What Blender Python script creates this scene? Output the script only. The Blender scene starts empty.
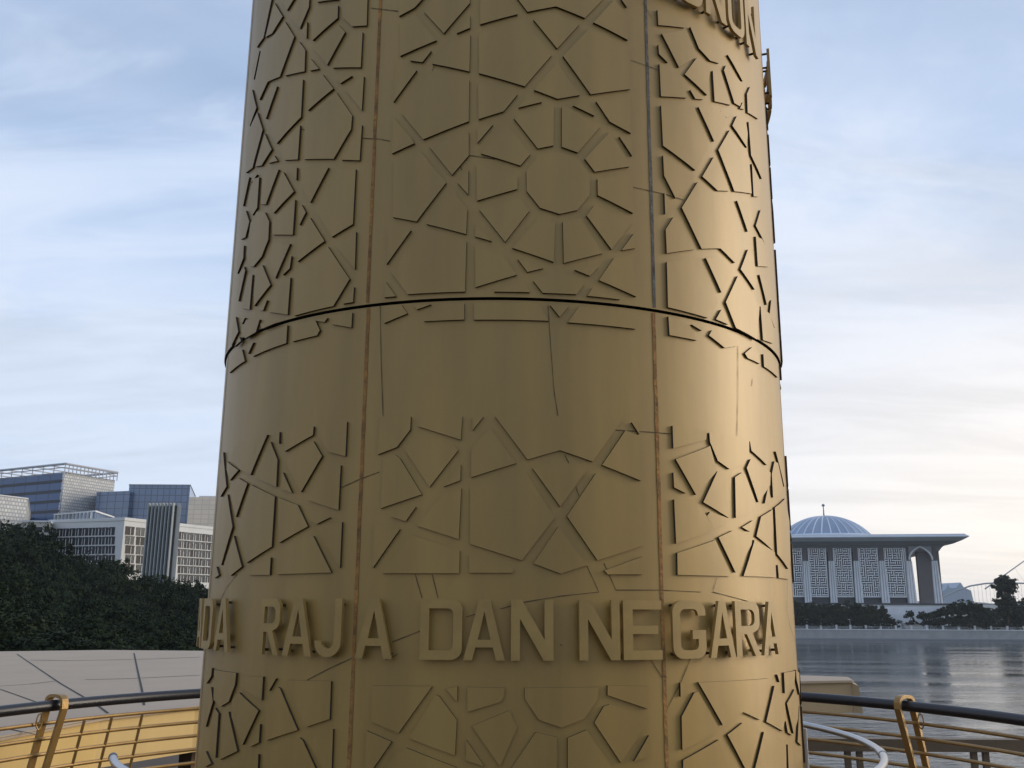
import bpy, bmesh, math, random
from mathutils import Vector, Matrix
R_ = math.radians
random.seed(7)
scene = bpy.context.scene
COL = scene.collection

# ------------------------------------------------------------------ camera, sky, sun, exposure
FPX, PITCH, ROLL, EYE = 937.0, R_(13.2), R_(0.35), Vector((0, 0, 1.7))
cam_d = bpy.data.cameras.new('camera')
cam_d.sensor_width = 36.0
cam_d.lens = 36.0 * FPX / 1024.0
cam_d.clip_start = 0.1
cam_d.clip_end = 12000
cam = bpy.data.objects.new('camera', cam_d)
COL.objects.link(cam)
CAMROT = Matrix.Rotation(R_(90) + PITCH, 3, 'X') @ Matrix.Rotation(ROLL, 3, 'Z')
cam.matrix_world = Matrix.Translation(EYE) @ CAMROT.to_4x4()
scene.camera = cam

SUN_AZ, SUN_EL = R_(80), R_(13)          # azimuth clockwise from +Y
sd = bpy.data.lights.new('sun', 'SUN')
sd.energy = 1.9
sd.angle = R_(28)
sd.color = (1.0, 0.89, 0.72)
sun = bpy.data.objects.new('sun', sd)
COL.objects.link(sun)
SUNDIR = Vector((math.sin(SUN_AZ) * math.cos(SUN_EL), math.cos(SUN_AZ) * math.cos(SUN_EL), math.sin(SUN_EL)))
sun.rotation_euler = SUNDIR.to_track_quat('Z', 'Y').to_euler()
sun.location = (30, 10, 20)

scene.view_settings.view_transform = 'Standard'
scene.view_settings.look = 'None'
scene.view_settings.gamma = 1.0
scene.view_settings.exposure = 0.2
scene.render.resolution_x = 1024
scene.render.resolution_y = 768

w = bpy.data.worlds.new('World')
scene.world = w
w.use_nodes = True
wn, wl = w.node_tree.nodes, w.node_tree.links
wn.clear()
def N(tree, t, **kw):
    n = tree.nodes.new(t)
    for k, v in kw.items():
        setattr(n, k, v)
    return n
def wmath(op, a, b=None, clamp=False):
    n = N(w.node_tree, 'ShaderNodeMath', operation=op)
    n.use_clamp = clamp
    for i, v in enumerate((a, b)):
        if v is None: continue
        if isinstance(v, (int, float)): n.inputs[i].default_value = v
        else: wl.new(v, n.inputs[i])
    return n.outputs[0]
tc = N(w.node_tree, 'ShaderNodeTexCoord')
sky = N(w.node_tree, 'ShaderNodeTexSky', sky_type='NISHITA')
sky.sun_disc = False
sky.sun_elevation = SUN_EL
sky.sun_rotation = SUN_AZ
sky.altitude = 50
sky.air_density = 1.0
sky.dust_density = 1.6
sky.ozone_density = 1.6
sep = N(w.node_tree, 'ShaderNodeSeparateXYZ')
wl.new(tc.outputs['Generated'], sep.inputs[0])
zz = wmath('ADD', wmath('MAXIMUM', sep.outputs['Z'], 0.0), 0.16)
comb = N(w.node_tree, 'ShaderNodeCombineXYZ')
wl.new(wmath('DIVIDE', sep.outputs['X'], zz), comb.inputs[0])
wl.new(wmath('DIVIDE', sep.outputs['Y'], zz), comb.inputs[1])
def wnoise(scale, detail, rough, dist, offs, sx=1, sy=1):
    mp = N(w.node_tree, 'ShaderNodeMapping')
    mp.inputs['Location'].default_value = (offs, offs * 0.7, offs * 0.3)
    mp.inputs['Rotation'].default_value = (0, 0, 0.5)
    mp.inputs['Scale'].default_value = (sx, sy, 1)
    wl.new(comb.outputs[0], mp.inputs['Vector'])
    n = N(w.node_tree, 'ShaderNodeTexNoise')
    n.inputs['Scale'].default_value = scale
    n.inputs['Detail'].default_value = detail
    n.inputs['Roughness'].default_value = rough
    n.inputs['Distortion'].default_value = dist
    wl.new(mp.outputs[0], n.inputs['Vector'])
    return n.outputs[0]
def wramp(f, a, b, va=0.0, vb=1.0):
    m = N(w.node_tree, 'ShaderNodeMapRange', interpolation_type='SMOOTHSTEP')
    m.inputs[1].default_value = a; m.inputs[2].default_value = b
    m.inputs[3].default_value = va; m.inputs[4].default_value = vb
    wl.new(f, m.inputs[0])
    return m.outputs[0]
soft = wramp(wnoise(0.75, 6, 0.55, 0.4, 3.1, 1.0, 0.7), 0.30, 0.66)
wisp = wramp(wnoise(2.2, 9, 0.62, 0.9, 9.7, 0.55, 1.5), 0.42, 0.72)
horizon = wramp(sep.outputs['Z'], 0.02, 0.60, 0.80, 0.12)
mask = wmath('ADD', wmath('MULTIPLY', soft, 0.55), wmath('MULTIPLY', wisp, 0.35))
thick = wmath('ADD', mask, horizon, True)
mask = wramp(thick, 0.0, 1.0, 0.56, 0.96)
cool = N(w.node_tree, 'ShaderNodeMix', data_type='RGBA')
wl.new(thick, cool.inputs[0])
cool.inputs[6].default_value = (0.42, 0.58, 0.87, 1)
cool.inputs[7].default_value = (0.62, 0.70, 0.84, 1)
# cloud colour: cool away from the sun, warm towards it
dot = N(w.node_tree, 'ShaderNodeVectorMath', operation='DOT_PRODUCT')
wl.new(tc.outputs['Generated'], dot.inputs[0])
gl = Vector((math.sin(R_(62)), math.cos(R_(62)), 0.10)).normalized()
dot.inputs[1].default_value = gl
glow = wramp(dot.outputs['Value'], 0.35, 0.98)
lowz = wramp(sep.outputs['Z'], 0.0, 0.42, 1.0, 0.15)
warm = wmath('MULTIPLY', glow, lowz)
cc = N(w.node_tree, 'ShaderNodeMix', data_type='RGBA')
wl.new(warm, cc.inputs[0])
wl.new(cool.outputs[2], cc.inputs[6])
cc.inputs[7].default_value = (1.05, 0.95, 0.83, 1)
dark = wramp(wnoise(1.5, 7, 0.6, 0.6, 21.3, 0.5, 1.6), 0.40, 0.66, 1.05, 0.93)
hsv = N(w.node_tree, 'ShaderNodeVectorMath', operation='SCALE')
wl.new(cc.outputs[2], hsv.inputs[0]); wl.new(dark, hsv.inputs['Scale'])
bg1 = N(w.node_tree, 'ShaderNodeBackground')
wl.new(sky.outputs[0], bg1.inputs[0]); bg1.inputs[1].default_value = 0.15
bg2 = N(w.node_tree, 'ShaderNodeBackground')
wl.new(hsv.outputs[0], bg2.inputs[0]); bg2.inputs[1].default_value = 1.0
ms = N(w.node_tree, 'ShaderNodeMixShader')
wl.new(mask, ms.inputs[0]); wl.new(bg1.outputs[0], ms.inputs[1]); wl.new(bg2.outputs[0], ms.inputs[2])
wo = N(w.node_tree, 'ShaderNodeOutputWorld')
wl.new(ms.outputs[0], wo.inputs[0])

# ------------------------------------------------------------------ helpers
def ray(px, py):
    return (CAMROT @ Vector((px - 512.0, 384.0 - py, -FPX))).normalized()
def px_of(p):                            # photo column of a world point
    q = CAMROT.transposed() @ (Vector(p) - EYE); return 512.0 + FPX*q.x/(-q.z)
def at_y(px, py, Y):                     # point of that sight line at forward distance Y
    d = ray(px, py); return EYE + d * (Y / d.y)
def at_z(px, py, z):
    d = ray(px, py); return EYE + d * ((z - EYE.z) / d.z)
def on_plane(px, py, o, n):
    d = ray(px, py); return EYE + d * ((o - EYE).dot(n) / d.dot(n))

class MB:
    """collects geometry, built as one mesh object"""
    def __init__(s): s.v, s.f, s.m = [], [], []
    def add(s, vs, fs, mi=0):
        o = len(s.v); s.v += [tuple(v) for v in vs]
        for f in fs: s.f.append([i + o for i in f]); s.m.append(mi)
    def box(s, a, b, mi=0, mat=None):
        (x0, y0, z0), (x1, y1, z1) = a, b
        vs = [Vector(p) for p in ((x0,y0,z0),(x1,y0,z0),(x1,y1,z0),(x0,y1,z0),(x0,y0,z1),(x1,y0,z1),(x1,y1,z1),(x0,y1,z1))]
        if mat is not None: vs = [mat @ v for v in vs]
        s.add(vs, [(0,3,2,1),(4,5,6,7),(0,1,5,4),(1,2,6,5),(2,3,7,6),(3,0,4,7)], mi)
    def prism(s, poly, z0, z1, mi=0, mi_top=None):
        n = len(poly)
        vs = [(p[0], p[1], z0) for p in poly] + [(p[0], p[1], z1) for p in poly]
        s.add(vs, [(i, (i+1) % n, n + (i+1) % n, n + i) for i in range(n)], mi)
        s.add(vs, [tuple(range(n-1, -1, -1))], mi)
        s.add(vs, [tuple(range(n, 2*n))], mi if mi_top is None else mi_top)
    def tube(s, pts, r, seg=8, mi=0, closed=False, caps=True):
        pts = [Vector(p) for p in pts]; n = len(pts)
        rs = r if isinstance(r, (list, tuple)) else [r] * n
        vs, fs = [], []
        up = None
        for i, p in enumerate(pts):
            if closed: t = pts[(i+1) % n] - pts[i-1]
            else: t = pts[min(i+1, n-1)] - pts[max(i-1, 0)]
            t.normalize()
            if up is None:
                up = Vector((0,0,1)) if abs(t.z) < 0.9 else Vector((1,0,0))
            a = t.cross(up).normalized(); up = a.cross(t).normalized()
            for k in range(seg):
                an = 2*math.pi*k/seg
                vs.append(p + (a*math.cos(an) + up*math.sin(an)) * rs[i])
        m = n if closed else n-1
        for i in range(m):
            for k in range(seg):
                k2 = (k+1) % seg; j = (i+1) % n
                fs.append((i*seg+k, i*seg+k2, j*seg+k2, j*seg+k))
        if caps and not closed:
            fs.append(tuple(range(seg-1, -1, -1))); fs.append(tuple(range((n-1)*seg, n*seg)))
        s.add(vs, fs, mi)
    def lathe(s, prof, seg=48, mi=0, c=(0,0), a0=0.0, a1=2*math.pi):
        full = abs(a1-a0-2*math.pi) < 1e-6
        m = seg if full else seg+1
        vs, fs = [], []
        for k in range(m):
            an = a0 + (a1-a0)*k/seg
            for (r, z) in prof: vs.append((c[0]+r*math.sin(an), c[1]-r*math.cos(an), z))
        q = len(prof)
        for k in range(seg):
            k2 = (k+1) % m
            for j in range(q-1):
                fs.append((k*q+j, k2*q+j, k2*q+j+1, k*q+j+1))
        s.add(vs, fs, mi)
    def build(s, name, mats, parent=None, smooth=False, loc=None):
        me = bpy.data.meshes.new(name)
        me.from_pydata(s.v, [], s.f)
        if not isinstance(mats, (list, tuple)): mats = [mats]
        for m in mats: me.materials.append(m)
        me.polygons.foreach_set('material_index', s.m)
        if smooth: me.polygons.foreach_set('use_smooth', [True]*len(s.f))
        me.update()
        bm = bmesh.new(); bm.from_mesh(me)
        bmesh.ops.recalc_face_normals(bm, faces=bm.faces) if len(s.f) < 60000 else None
        bm.to_mesh(me); bm.free()
        if smooth:
            try: me.set_sharp_from_angle(angle=R_(35))
            except Exception: pass
        o = bpy.data.objects.new(name, me); COL.objects.link(o)
        if parent: o.parent = parent
        if loc is not None: o.location = loc
        return o
def tag(o, label=None, cat=None, group=None, kind=None):
    for k, v in (('label', label), ('category', cat), ('group', group), ('kind', kind)):
        if v: o[k] = v
    return o
def thing(name, label, cat, loc=(0,0,0), rz=0, group=None):
    o = bpy.data.objects.new(name, None); COL.objects.link(o)
    o.location = loc; o.rotation_euler = (0, 0, rz); o.empty_display_size = 0.3
    return tag(o, label, cat, group)
def copy_tree(o, parent=None):
    c = o.copy(); COL.objects.link(c)
    if parent: c.parent = parent
    for ch in [q for q in bpy.data.objects if q.parent == o]:
        copy_tree(ch, c)
    return c

# ------------------------------------------------------------------ materials
MATS = {}
def mat(name, col, rough=0.6, metal=0.0, var=0.0, vscale=3.0, col2=None, bump=0.0, bscale=40.0, spec=0.5, streak=False, coat=0.0):
    m = bpy.data.materials.new(name); m.use_nodes = True
    nt = m.node_tree; b = nt.nodes['Principled BSDF']
    b.inputs['Base Color'].default_value = (*col, 1)
    b.inputs['Roughness'].default_value = rough
    b.inputs['Metallic'].default_value = metal
    b.inputs['Specular IOR Level'].default_value = spec
    b.inputs['Coat Weight'].default_value = coat; b.inputs['Coat Roughness'].default_value = 0.45
    tcn = N(nt, 'ShaderNodeTexCoord')
    if var > 0:
        mp = N(nt, 'ShaderNodeMapping')
        nt.links.new(tcn.outputs['Object'], mp.inputs[0])
        if streak: mp.inputs['Scale'].default_value = (1, 1, 0.12)
        n = N(nt, 'ShaderNodeTexNoise'); n.inputs['Scale'].default_value = vscale
        n.inputs['Detail'].default_value = 8; n.inputs['Roughness'].default_value = 0.62
        nt.links.new(mp.outputs[0], n.inputs['Vector'])
        mr = N(nt, 'ShaderNodeMapRange'); mr.inputs[1].default_value = 0.32; mr.inputs[2].default_value = 0.68
        nt.links.new(n.outputs[0], mr.inputs[0])
        mx = N(nt, 'ShaderNodeMix', data_type='RGBA')
        c2 = col2 if col2 else tuple(max(0, c*(1-var)) for c in col)
        mx.inputs[6].default_value = (*col, 1); mx.inputs[7].default_value = (*c2, 1)
        nt.links.new(mr.outputs[0], mx.inputs[0])
        nt.links.new(mx.outputs[2], b.inputs['Base Color'])
    if bump > 0:
        n2 = N(nt, 'ShaderNodeTexNoise'); n2.inputs['Scale'].default_value = bscale
        n2.inputs['Detail'].default_value = 6
        nt.links.new(tcn.outputs['Object'], n2.inputs['Vector'])
        bp = N(nt, 'ShaderNodeBump'); bp.inputs['Strength'].default_value = bump
        bp.inputs['Distance'].default_value = 0.02
        nt.links.new(n2.outputs[0], bp.inputs['Height'])
        nt.links.new(bp.outputs[0], b.inputs['Normal'])
    MATS[name] = m
    return m
def grid_mat(name, face, line, nx, nz, lw=0.08, rough=0.3, var=0.25, metal=0.0, spec=0.5, offset=0.0):
    """cladding: joints on a grid of nx by nz metres in object X/Z (and Y), panels vary a little"""
    m = bpy.data.materials.new(name); m.use_nodes = True
    nt = m.node_tree; b = nt.nodes['Principled BSDF']
    b.inputs['Roughness'].default_value = rough; b.inputs['Metallic'].default_value = metal
    b.inputs['Specular IOR Level'].default_value = spec
    tcn = N(nt, 'ShaderNodeTexCoord'); sp = N(nt, 'ShaderNodeSeparateXYZ')
    nt.links.new(tcn.outputs['Object'], sp.inputs[0])
    ad = N(nt, 'ShaderNodeMath', operation='ADD')
    nt.links.new(sp.outputs[0], ad.inputs[0]); nt.links.new(sp.outputs[1], ad.inputs[1])
    cb = N(nt, 'ShaderNodeCombineXYZ')
    nt.links.new(ad.outputs[0], cb.inputs[0]); nt.links.new(sp.outputs[2], cb.inputs[1])
    br = N(nt, 'ShaderNodeTexBrick'); br.offset = offset
    br.inputs['Scale'].default_value = 1.0
    br.inputs['Brick Width'].default_value = nx; br.inputs['Row Height'].default_value = nz
    br.inputs['Mortar Size'].default_value = lw
    br.inputs['Color1'].default_value = (*face, 1)
    br.inputs['Color2'].default_value = (*[c*(1-var) for c in face], 1)
    br.inputs['Mortar'].default_value = (*line, 1)
    nt.links.new(cb.outputs[0], br.inputs['Vector'])
    nt.links.new(br.outputs['Color'], b.inputs['Base Color'])
    MATS[name] = m
    return m
# ------------------------------------------------------------------ the monument: a round gold-clad shaft
gold = mat('gold_paint', (0.345, 0.213, 0.052), rough=0.52, metal=0.22, var=0.22, vscale=4.5, streak=True, bump=0.05, bscale=7, coat=0.30)
gold_letter = mat('gold_letter', (0.36, 0.224, 0.056), rough=0.55, metal=0.1, coat=0.25, var=0.2, vscale=9)
edge_dark = mat('edge_gap_shade_and_rod', (0.040, 0.027, 0.017), rough=0.8)  # dark plate edge with the shade of the gap behind painted in; also rods
gap_dark = mat('joint_shadow_gap', (0.012, 0.010, 0.009), rough=0.9)
rust = mat('rusty_joint_filler', (0.40, 0.190, 0.045), rough=0.85, var=0.6, vscale=14, col2=(0.13, 0.065, 0.025), bump=0.4, bscale=60)
greyseal = mat('grey_joint_filler', (0.16, 0.14, 0.12), rough=0.85, var=0.6, vscale=16, col2=(0.06, 0.05, 0.042), bump=0.4, bscale=60)
hair = mat('hairline_crack', (0.085, 0.055, 0.026), rough=0.9)

AX, AY, RAD = -0.050, 5.2, 1.515
T_PL = 0.0105
def cyl_hit(px, py, r):
    d = ray(px, py)
    ox, oy = EYE.x - AX, EYE.y - AY
    a = d.x*d.x + d.y*d.y; b = ox*d.x + oy*d.y; c = ox*ox + oy*oy - r*r
    disc = max(b*b - a*c, 0.0)
    t = (-b - math.sqrt(disc)) / a
    p = EYE + d*t
    return math.atan2(p.x - AX, AY - p.y), p.z
def cyl_pt(th, z, r):
    return Vector((AX + r*math.sin(th), AY - r*math.cos(th), z))
SEAM = 0.5*(cyl_hit(505, 297, RAD)[1] + cyl_hit(505, 301, RAD)[1])
TH_L = cyl_hit(356, 603, RAD)[0]; TH_R = cyl_hit(662, 603, RAD)[0]

T = {}   # zoom tiles of the survey: origin
for k, v in dict(A=(370,0),B=(510,0),E=(370,110),G=(510,110),I2=(370,220),I3=(510,220),L1=(220,0),L2=(220,110),L3=(220,220),L4=(215,290),
        M1=(640,0),M2=(640,110),M3=(640,220),M4=(640,290),N1=(360,410),N2=(510,410),N3=(360,490),N4=(510,490),O1=(200,410),O2=(200,490),
        V1=(650,410),V2=(650,490),X1=(190,648),X2=(350,648),X3=(510,648),X4=(650,648)).items(): T[k] = v
PL = {}
PL['uc'] = {
'A': ["185,-60 185,103 283,50 330,0 372,-60","345,75 472,212 625,35 640,18 640,-60 415,-60 395,5","640,100 640,178 555,212","192,140 192,358 425,258 310,115 285,92","255,387 335,397 392,325","397,407 636,457 642,220 515,270","170,400 150,652 298,450 230,415","395,460 345,526 200,724 340,892 632,776 636,510 410,440","705,-60 705,155 945,90 885,0 850,-60","695,215 697,468 990,552 1163,352 985,125","690,532 695,762 855,712 945,603"],
'B': ["10,-60 112,75 295,40 480,115 590,0 640,-60","150,125 302,310 445,155 300,92","535,143 755,256 757,110 670,-5","715,-2 748,45 757,35 757,-60 715,-60","340,358 517,603 770,570 762,305 510,180","155,575 305,632 448,608 302,400","55,688 205,652 115,608","405,675 540,740 500,640","552,648 640,779 775,852 770,622"],
'G': ["25,52 178,246 278,226 282,-30","332,-20 332,235 435,272 578,106 365,-20","480,312 543,395 765,362 755,320 640,140","700,170 782,293 778,190","560,440 562,545 790,660 785,408","105,390 108,520 192,625 316,665 432,640 510,545 511,410 430,305 305,268 185,290","490,675 540,608 782,722 650,892"],
'I3': ["338,12 345,275 592,213 455,-12","15,178 280,268 290,10 185,-12","715,193 803,180 795,85","570,385 808,490 805,222 668,240","50,250 112,332 212,308","415,318 512,357 568,298","150,390 210,466 425,475 475,410 320,330 260,340","495,485 705,508 530,430"],
'E': ["150,45 140,278 283,213 265,180","148,330 145,685 297,713 487,465 315,255","380,235 525,415 632,290 632,140","560,465 628,540 630,385","360,729 615,794 622,635 533,515","687,110 687,210 787,93","710,278 962,355 1026,283 875,85","680,348 685,580 942,505 946,425","700,638 865,844 1020,645 960,560"],
'I2': ["115,40 105,283 262,65 150,35","135,335 240,475 608,458 617,135 335,45","100,395 90,495 165,488","675,20 672,105 778,135","670,165 675,430 940,350 850,225","795,458 1022,462 985,385"]}
PL['bc'] = {'I3': ["-231,532 -231,638 248,645 185,532","258,545 318,620 378,550","370,655 805,697 813,590 445,552"],
'I2': ["85,552 90,660 238,598 200,540","275,542 300,572 390,540","345,648 603,637 603,534 460,536"]}
PL['ul'] = {
'L1': ["945,-60 938,162 845,168 785,112 765,-60","620,12 755,-5 760,-60 640,-60","755,35 752,115 592,258 580,120 612,40","557,140 553,245 520,200","572,-30 568,45 510,182 440,100 500,0 520,-30","480,-20 428,66 370,-20","348,18 400,105 333,213 290,238 340,40","250,-30 335,-30 278,240 235,303 232,90","415,138 475,235 382,490 305,523 252,638 215,560 265,310 300,265 345,225","253,325 215,508 200,440","505,265 545,320 540,456 415,484 495,275","580,375 632,440 575,452","760,160 800,205 685,415 590,300","912,205 900,430 720,433 835,220","575,490 655,475 725,567 562,706","530,508 517,749 362,918 318,850 405,530","330,545 365,553 293,760 255,680","205,573 232,690 190,805 172,780 190,590","845,485 770,533 745,505","920,488 907,705 800,572"],
'L2': ["237,15 272,125 207,370 165,403 165,200 185,130","285,150 330,252 265,355 225,362","345,290 368,325 308,340","512,98 497,316 412,320 378,240","545,55 742,-115 845,35 838,122 727,312 538,315","908,95 893,322 775,318","425,372 492,368 488,448","520,368 693,368 577,592 520,490","405,398 472,522 342,660 315,625 395,400","275,390 375,380 292,604 260,603","215,440 250,430 237,625 207,673 175,620 190,520","237,413 200,467 210,410","165,430 187,430 147,615 142,590","480,573 465,798 335,798 335,710 345,690","522,605 548,655 508,735 500,640","575,688 668,839 495,970 490,830 520,760","868,378 850,730 715,812 612,640 735,378"],
'L3': ["235,-55 286,-50 314,10 308,125 265,235 213,298 188,296 168,220 195,20","165,-60 187,10 162,110 132,125 122,40","135,165 152,163 148,245 110,343 107,250","152,298 160,325 117,520 108,480 125,340","180,350 207,350 188,572 135,565","270,288 322,415 218,550 215,470 225,350","300,513 275,580 245,575","345,140 448,152 353,372 300,250","457,230 445,310 400,352","450,368 432,605 310,588 355,440","475,345 690,170 828,378 725,550 475,612","870,75 862,315 740,165","857,428 850,525 785,536"],
'L4': ["132,172 148,268 105,355 112,240","192,178 172,217 165,182","200,190 285,188 260,270 192,310 165,260","290,215 400,207 300,248","155,300 165,325 125,362"]}
PL['bl'] = {'L4': ["172,380 190,455 92,530 90,445","210,350 245,335 212,407","462,225 455,340 240,425 280,312","520,220 640,190 670,258 652,290 495,330 500,225","720,178 700,205 635,195","800,162 878,145 872,240 745,218"]}
PL['ur'] = {
'M1': ["112,62 118,160 285,177 300,165","322,172 378,310 450,388 505,405 545,350 520,320","140,215 250,430 360,365 345,310 295,195","118,285 122,345 178,400","125,408 135,616 298,626 290,510 200,420","365,368 287,475 430,608 450,450 440,410","322,575 355,632 405,636","466,452 478,648 580,672 515,450","550,418 538,450 605,660 640,680 655,640 650,530","562,350 657,520 672,500 640,400","658,655 640,693 668,700","705,555 685,600 690,720 756,762 715,560","517,710 557,755 600,730"],
'M2': ["135,-30 148,228 355,385 440,230 345,-25","375,-20 475,200 560,60 530,15 440,-25","620,38 592,100 685,240 690,150 680,80","575,128 502,255 605,520 715,535 700,330 690,270","695,75 712,290 780,440 792,400 778,150 740,90","717,345 728,553 760,555 775,470","473,300 400,425 497,515 570,518 500,350","148,290 155,420 228,563 350,415","157,530 162,665 210,600","370,460 268,625 395,888 515,885 608,978 670,830 580,545 480,530","622,580 690,778 720,700 700,590","772,640 742,740 803,865 810,800 790,650"],
'M3': ["215,-20 165,60 172,212 350,188 265,10","172,268 180,558 435,626 500,530 385,238","422,243 522,463 590,330 500,230","692,188 645,315 735,445 750,400 725,230","742,105 755,295 823,300 815,180 780,120","627,358 550,525 615,690 750,765 765,560 730,490","522,573 487,635 565,668","765,350 812,543 838,500 825,400","772,553 788,768 850,790 858,690 830,600","840,513 830,605 862,690 868,600"]}
PL['br'] = {'M4': ["182,168 190,288 365,322 320,228","330,220 397,260 405,240","462,256 443,290 543,370 625,358 615,325","672,405 690,435 768,472 760,405 720,365","790,410 795,490 882,560 880,475 850,440"]}
PL['mc'] = {
'N1': ["130,40 325,42 322,125 235,238 112,285","385,42 655,42 645,190 372,105","285,253 445,492 628,258 600,225 365,150","150,310 225,285 255,310 395,540 130,630","645,350 642,450 535,490","718,45 720,130 790,42","712,250 712,430 1000,340 830,110","200,682 292,712 357,620","365,740 632,827 648,500 520,545 405,690","705,497 705,857 1035,962 1245,690 1060,395"],
'N2': ["-95,42 112,317 320,257 530,330 700,90 725,45","145,373 322,618 492,385 322,325","590,352 840,453 838,170 740,130","780,80 828,155 830,80","550,405 365,680 560,962 855,867 845,515"],
'N3': ["90,225 82,498 255,250","140,533 635,533 638,390 330,285","700,412 700,530 975,530 985,510"],
'N4': ["310,235 150,470 325,535 495,480","605,515 625,540 855,540 850,425"]}
PL['ml'] = {
'O1': ["940,75 930,295 820,267 755,160 750,95","727,105 722,160 542,265 530,150","508,140 505,215 470,170","725,200 780,295 645,525 540,320","430,158 322,415 255,380 195,310 215,240","245,385 190,450 170,380 172,330","450,203 495,318 487,490 345,430","530,400 588,530 515,505","148,270 168,490 130,555 118,480 128,350","200,465 245,435 302,470 228,685 190,530","325,478 478,553 458,875 298,978 245,735","175,540 207,748 135,993 102,900 107,650","500,560 625,608 690,745 505,850","900,353 885,640 685,575 800,345","832,687 745,730 700,705"],
'O2': ["215,293 267,490 195,548 160,520 155,470","105,490 120,545 92,565","908,205 895,500 740,235","500,380 690,290 725,295 840,528 490,540","452,432 445,543 310,545 330,510"]}
PL['mr'] = {
'V1': ["145,100 150,245 360,190 365,135","380,145 385,205 435,325 510,378 600,350 635,290 635,190","640,200 650,260 748,352 760,300 765,240","165,315 295,543 430,390 385,230 350,245","150,400 155,495 230,533","432,392 342,590 505,690 520,450 520,385","545,430 550,690 640,660 680,600 610,410 590,400","645,315 620,370 695,590 770,480 772,400","757,490 735,598 772,560","797,328 780,410 788,560 858,520 820,340","805,265 860,490 870,480 850,300","155,572 168,855 420,765 310,600"],
'V2': ["365,168 405,243 490,215 500,180 385,140","660,195 590,238 640,268","175,403 178,543 520,552 420,320","440,303 548,528 650,350 660,270 530,260","662,350 600,550 808,560 800,400 670,320","785,125 712,170 682,295 785,385 790,260","865,55 800,112 815,410 885,505 900,450 893,200","818,480 825,563 890,572 880,520"]}
PL['lc'] = {
'X2': ["140,240 135,470 310,545 525,245","545,300 570,308 683,460 672,688 378,578","610,260 685,345 688,245","750,250 752,408 965,345 985,310 990,255","105,530 265,600 150,768 90,860","300,660 360,640 680,765 680,1000 130,1000 170,870","780,500 960,758 1070,510 1020,400","745,590 740,720 860,758"],
'X3': ["95,255 95,325 185,460 330,510 475,455 560,330 570,250","625,240 625,302 885,390 885,245","600,375 540,478 712,737 870,490 880,440 640,360","890,560 795,725 890,695","370,575 370,1000 600,1000 680,800 490,525","165,540 -60,870 -60,1000 300,1000 300,570"]}
PL['ll'] = {'X1': ["155,140 295,160 287,235 247,343 195,375 150,330","115,130 140,128 135,180 105,228","135,250 145,345 100,505 97,400","325,180 467,183 457,335 320,250","550,195 505,275 500,200","270,330 312,285 437,400 335,620 265,440","158,383 182,420 162,703 108,600 122,520","245,408 302,660 190,715 205,420","560,250 575,258 688,525 485,592 480,360","620,205 902,213 893,455 742,505 720,470","447,488 440,605 383,632","915,518 903,860 745,590","470,640 700,575 720,590 850,870 460,1000","437,680 425,1000 330,980 330,720","100,660 135,740 95,760"]}
PL['lr'] = {'X4': ["195,222 197,312 240,225","285,285 203,440 208,652 450,530 310,280","310,220 468,495 598,410 705,460 770,230 760,195","797,243 745,472 852,533 870,420 860,320","815,170 830,220 840,175","858,158 864,290 925,230 930,145","925,265 877,355 920,548 948,450 953,340","935,140 938,200 960,300 956,160","870,470 882,540 910,560","955,370 945,600 968,625","592,480 497,555 630,810 710,530","730,538 650,860 880,1000 870,590","440,588 213,718 213,1000 580,1000","882,618 895,1000 965,1000 965,640"]}

def relief_mesh(key, r0, rshift=0.0, name='relief_panel'):
    """raised flat plates with strapwork gaps, wrapped on the shaft"""
    bm = bmesh.new()
    for tile, polys in PL[key].items():
        ox, oy = T[tile]
        for s in polys:
            pts = []
            for q in s.split():
                x, y = q.split(',')
                pts.append(cyl_hit(ox + float(x)/6.4, oy + float(y)/6.4, r0 + T_PL))
            area = sum(pts[i-1][0]*pts[i][1] - pts[i][0]*pts[i-1][1] for i in range(len(pts)))
            if area < 0: pts.reverse()
            clean = []
            for p in pts:
                if not clean or (abs(p[0]-clean[-1][0]) + abs(p[1]-clean[-1][1])) > 1e-4: clean.append(p)
            if len(clean) < 3: continue
            vs = [bm.verts.new((a, z, 0)) for a, z in clean]
            try: bm.faces.new(vs)
            except ValueError: pass
    bmesh.ops.triangulate(bm, faces=[f for f in bm.faces if len(f.verts) > 4])
    for k in range(-32, 33):
        a = R_(k*3.0)
        bmesh.ops.bisect_plane(bm, geom=bm.verts[:]+bm.edges[:]+bm.faces[:], plane_co=(a,0,0), plane_no=(1,0,0), dist=1e-6)
    mb = MB()
    bm.verts.index_update()
    for v in bm.verts: mb.v.append(tuple(cyl_pt(v.co.x, v.co.y, r0 + T_PL)))
    for f in bm.faces: mb.f.append([v.index for v in f.verts]); mb.m.append(0)
    nb = len(mb.v)
    for v in bm.verts: mb.v.append(tuple(cyl_pt(v.co.x, v.co.y, r0 - 0.001)))
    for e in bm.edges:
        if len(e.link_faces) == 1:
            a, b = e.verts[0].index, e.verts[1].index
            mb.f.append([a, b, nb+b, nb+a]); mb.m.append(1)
    bm.free()
    return mb

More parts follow.
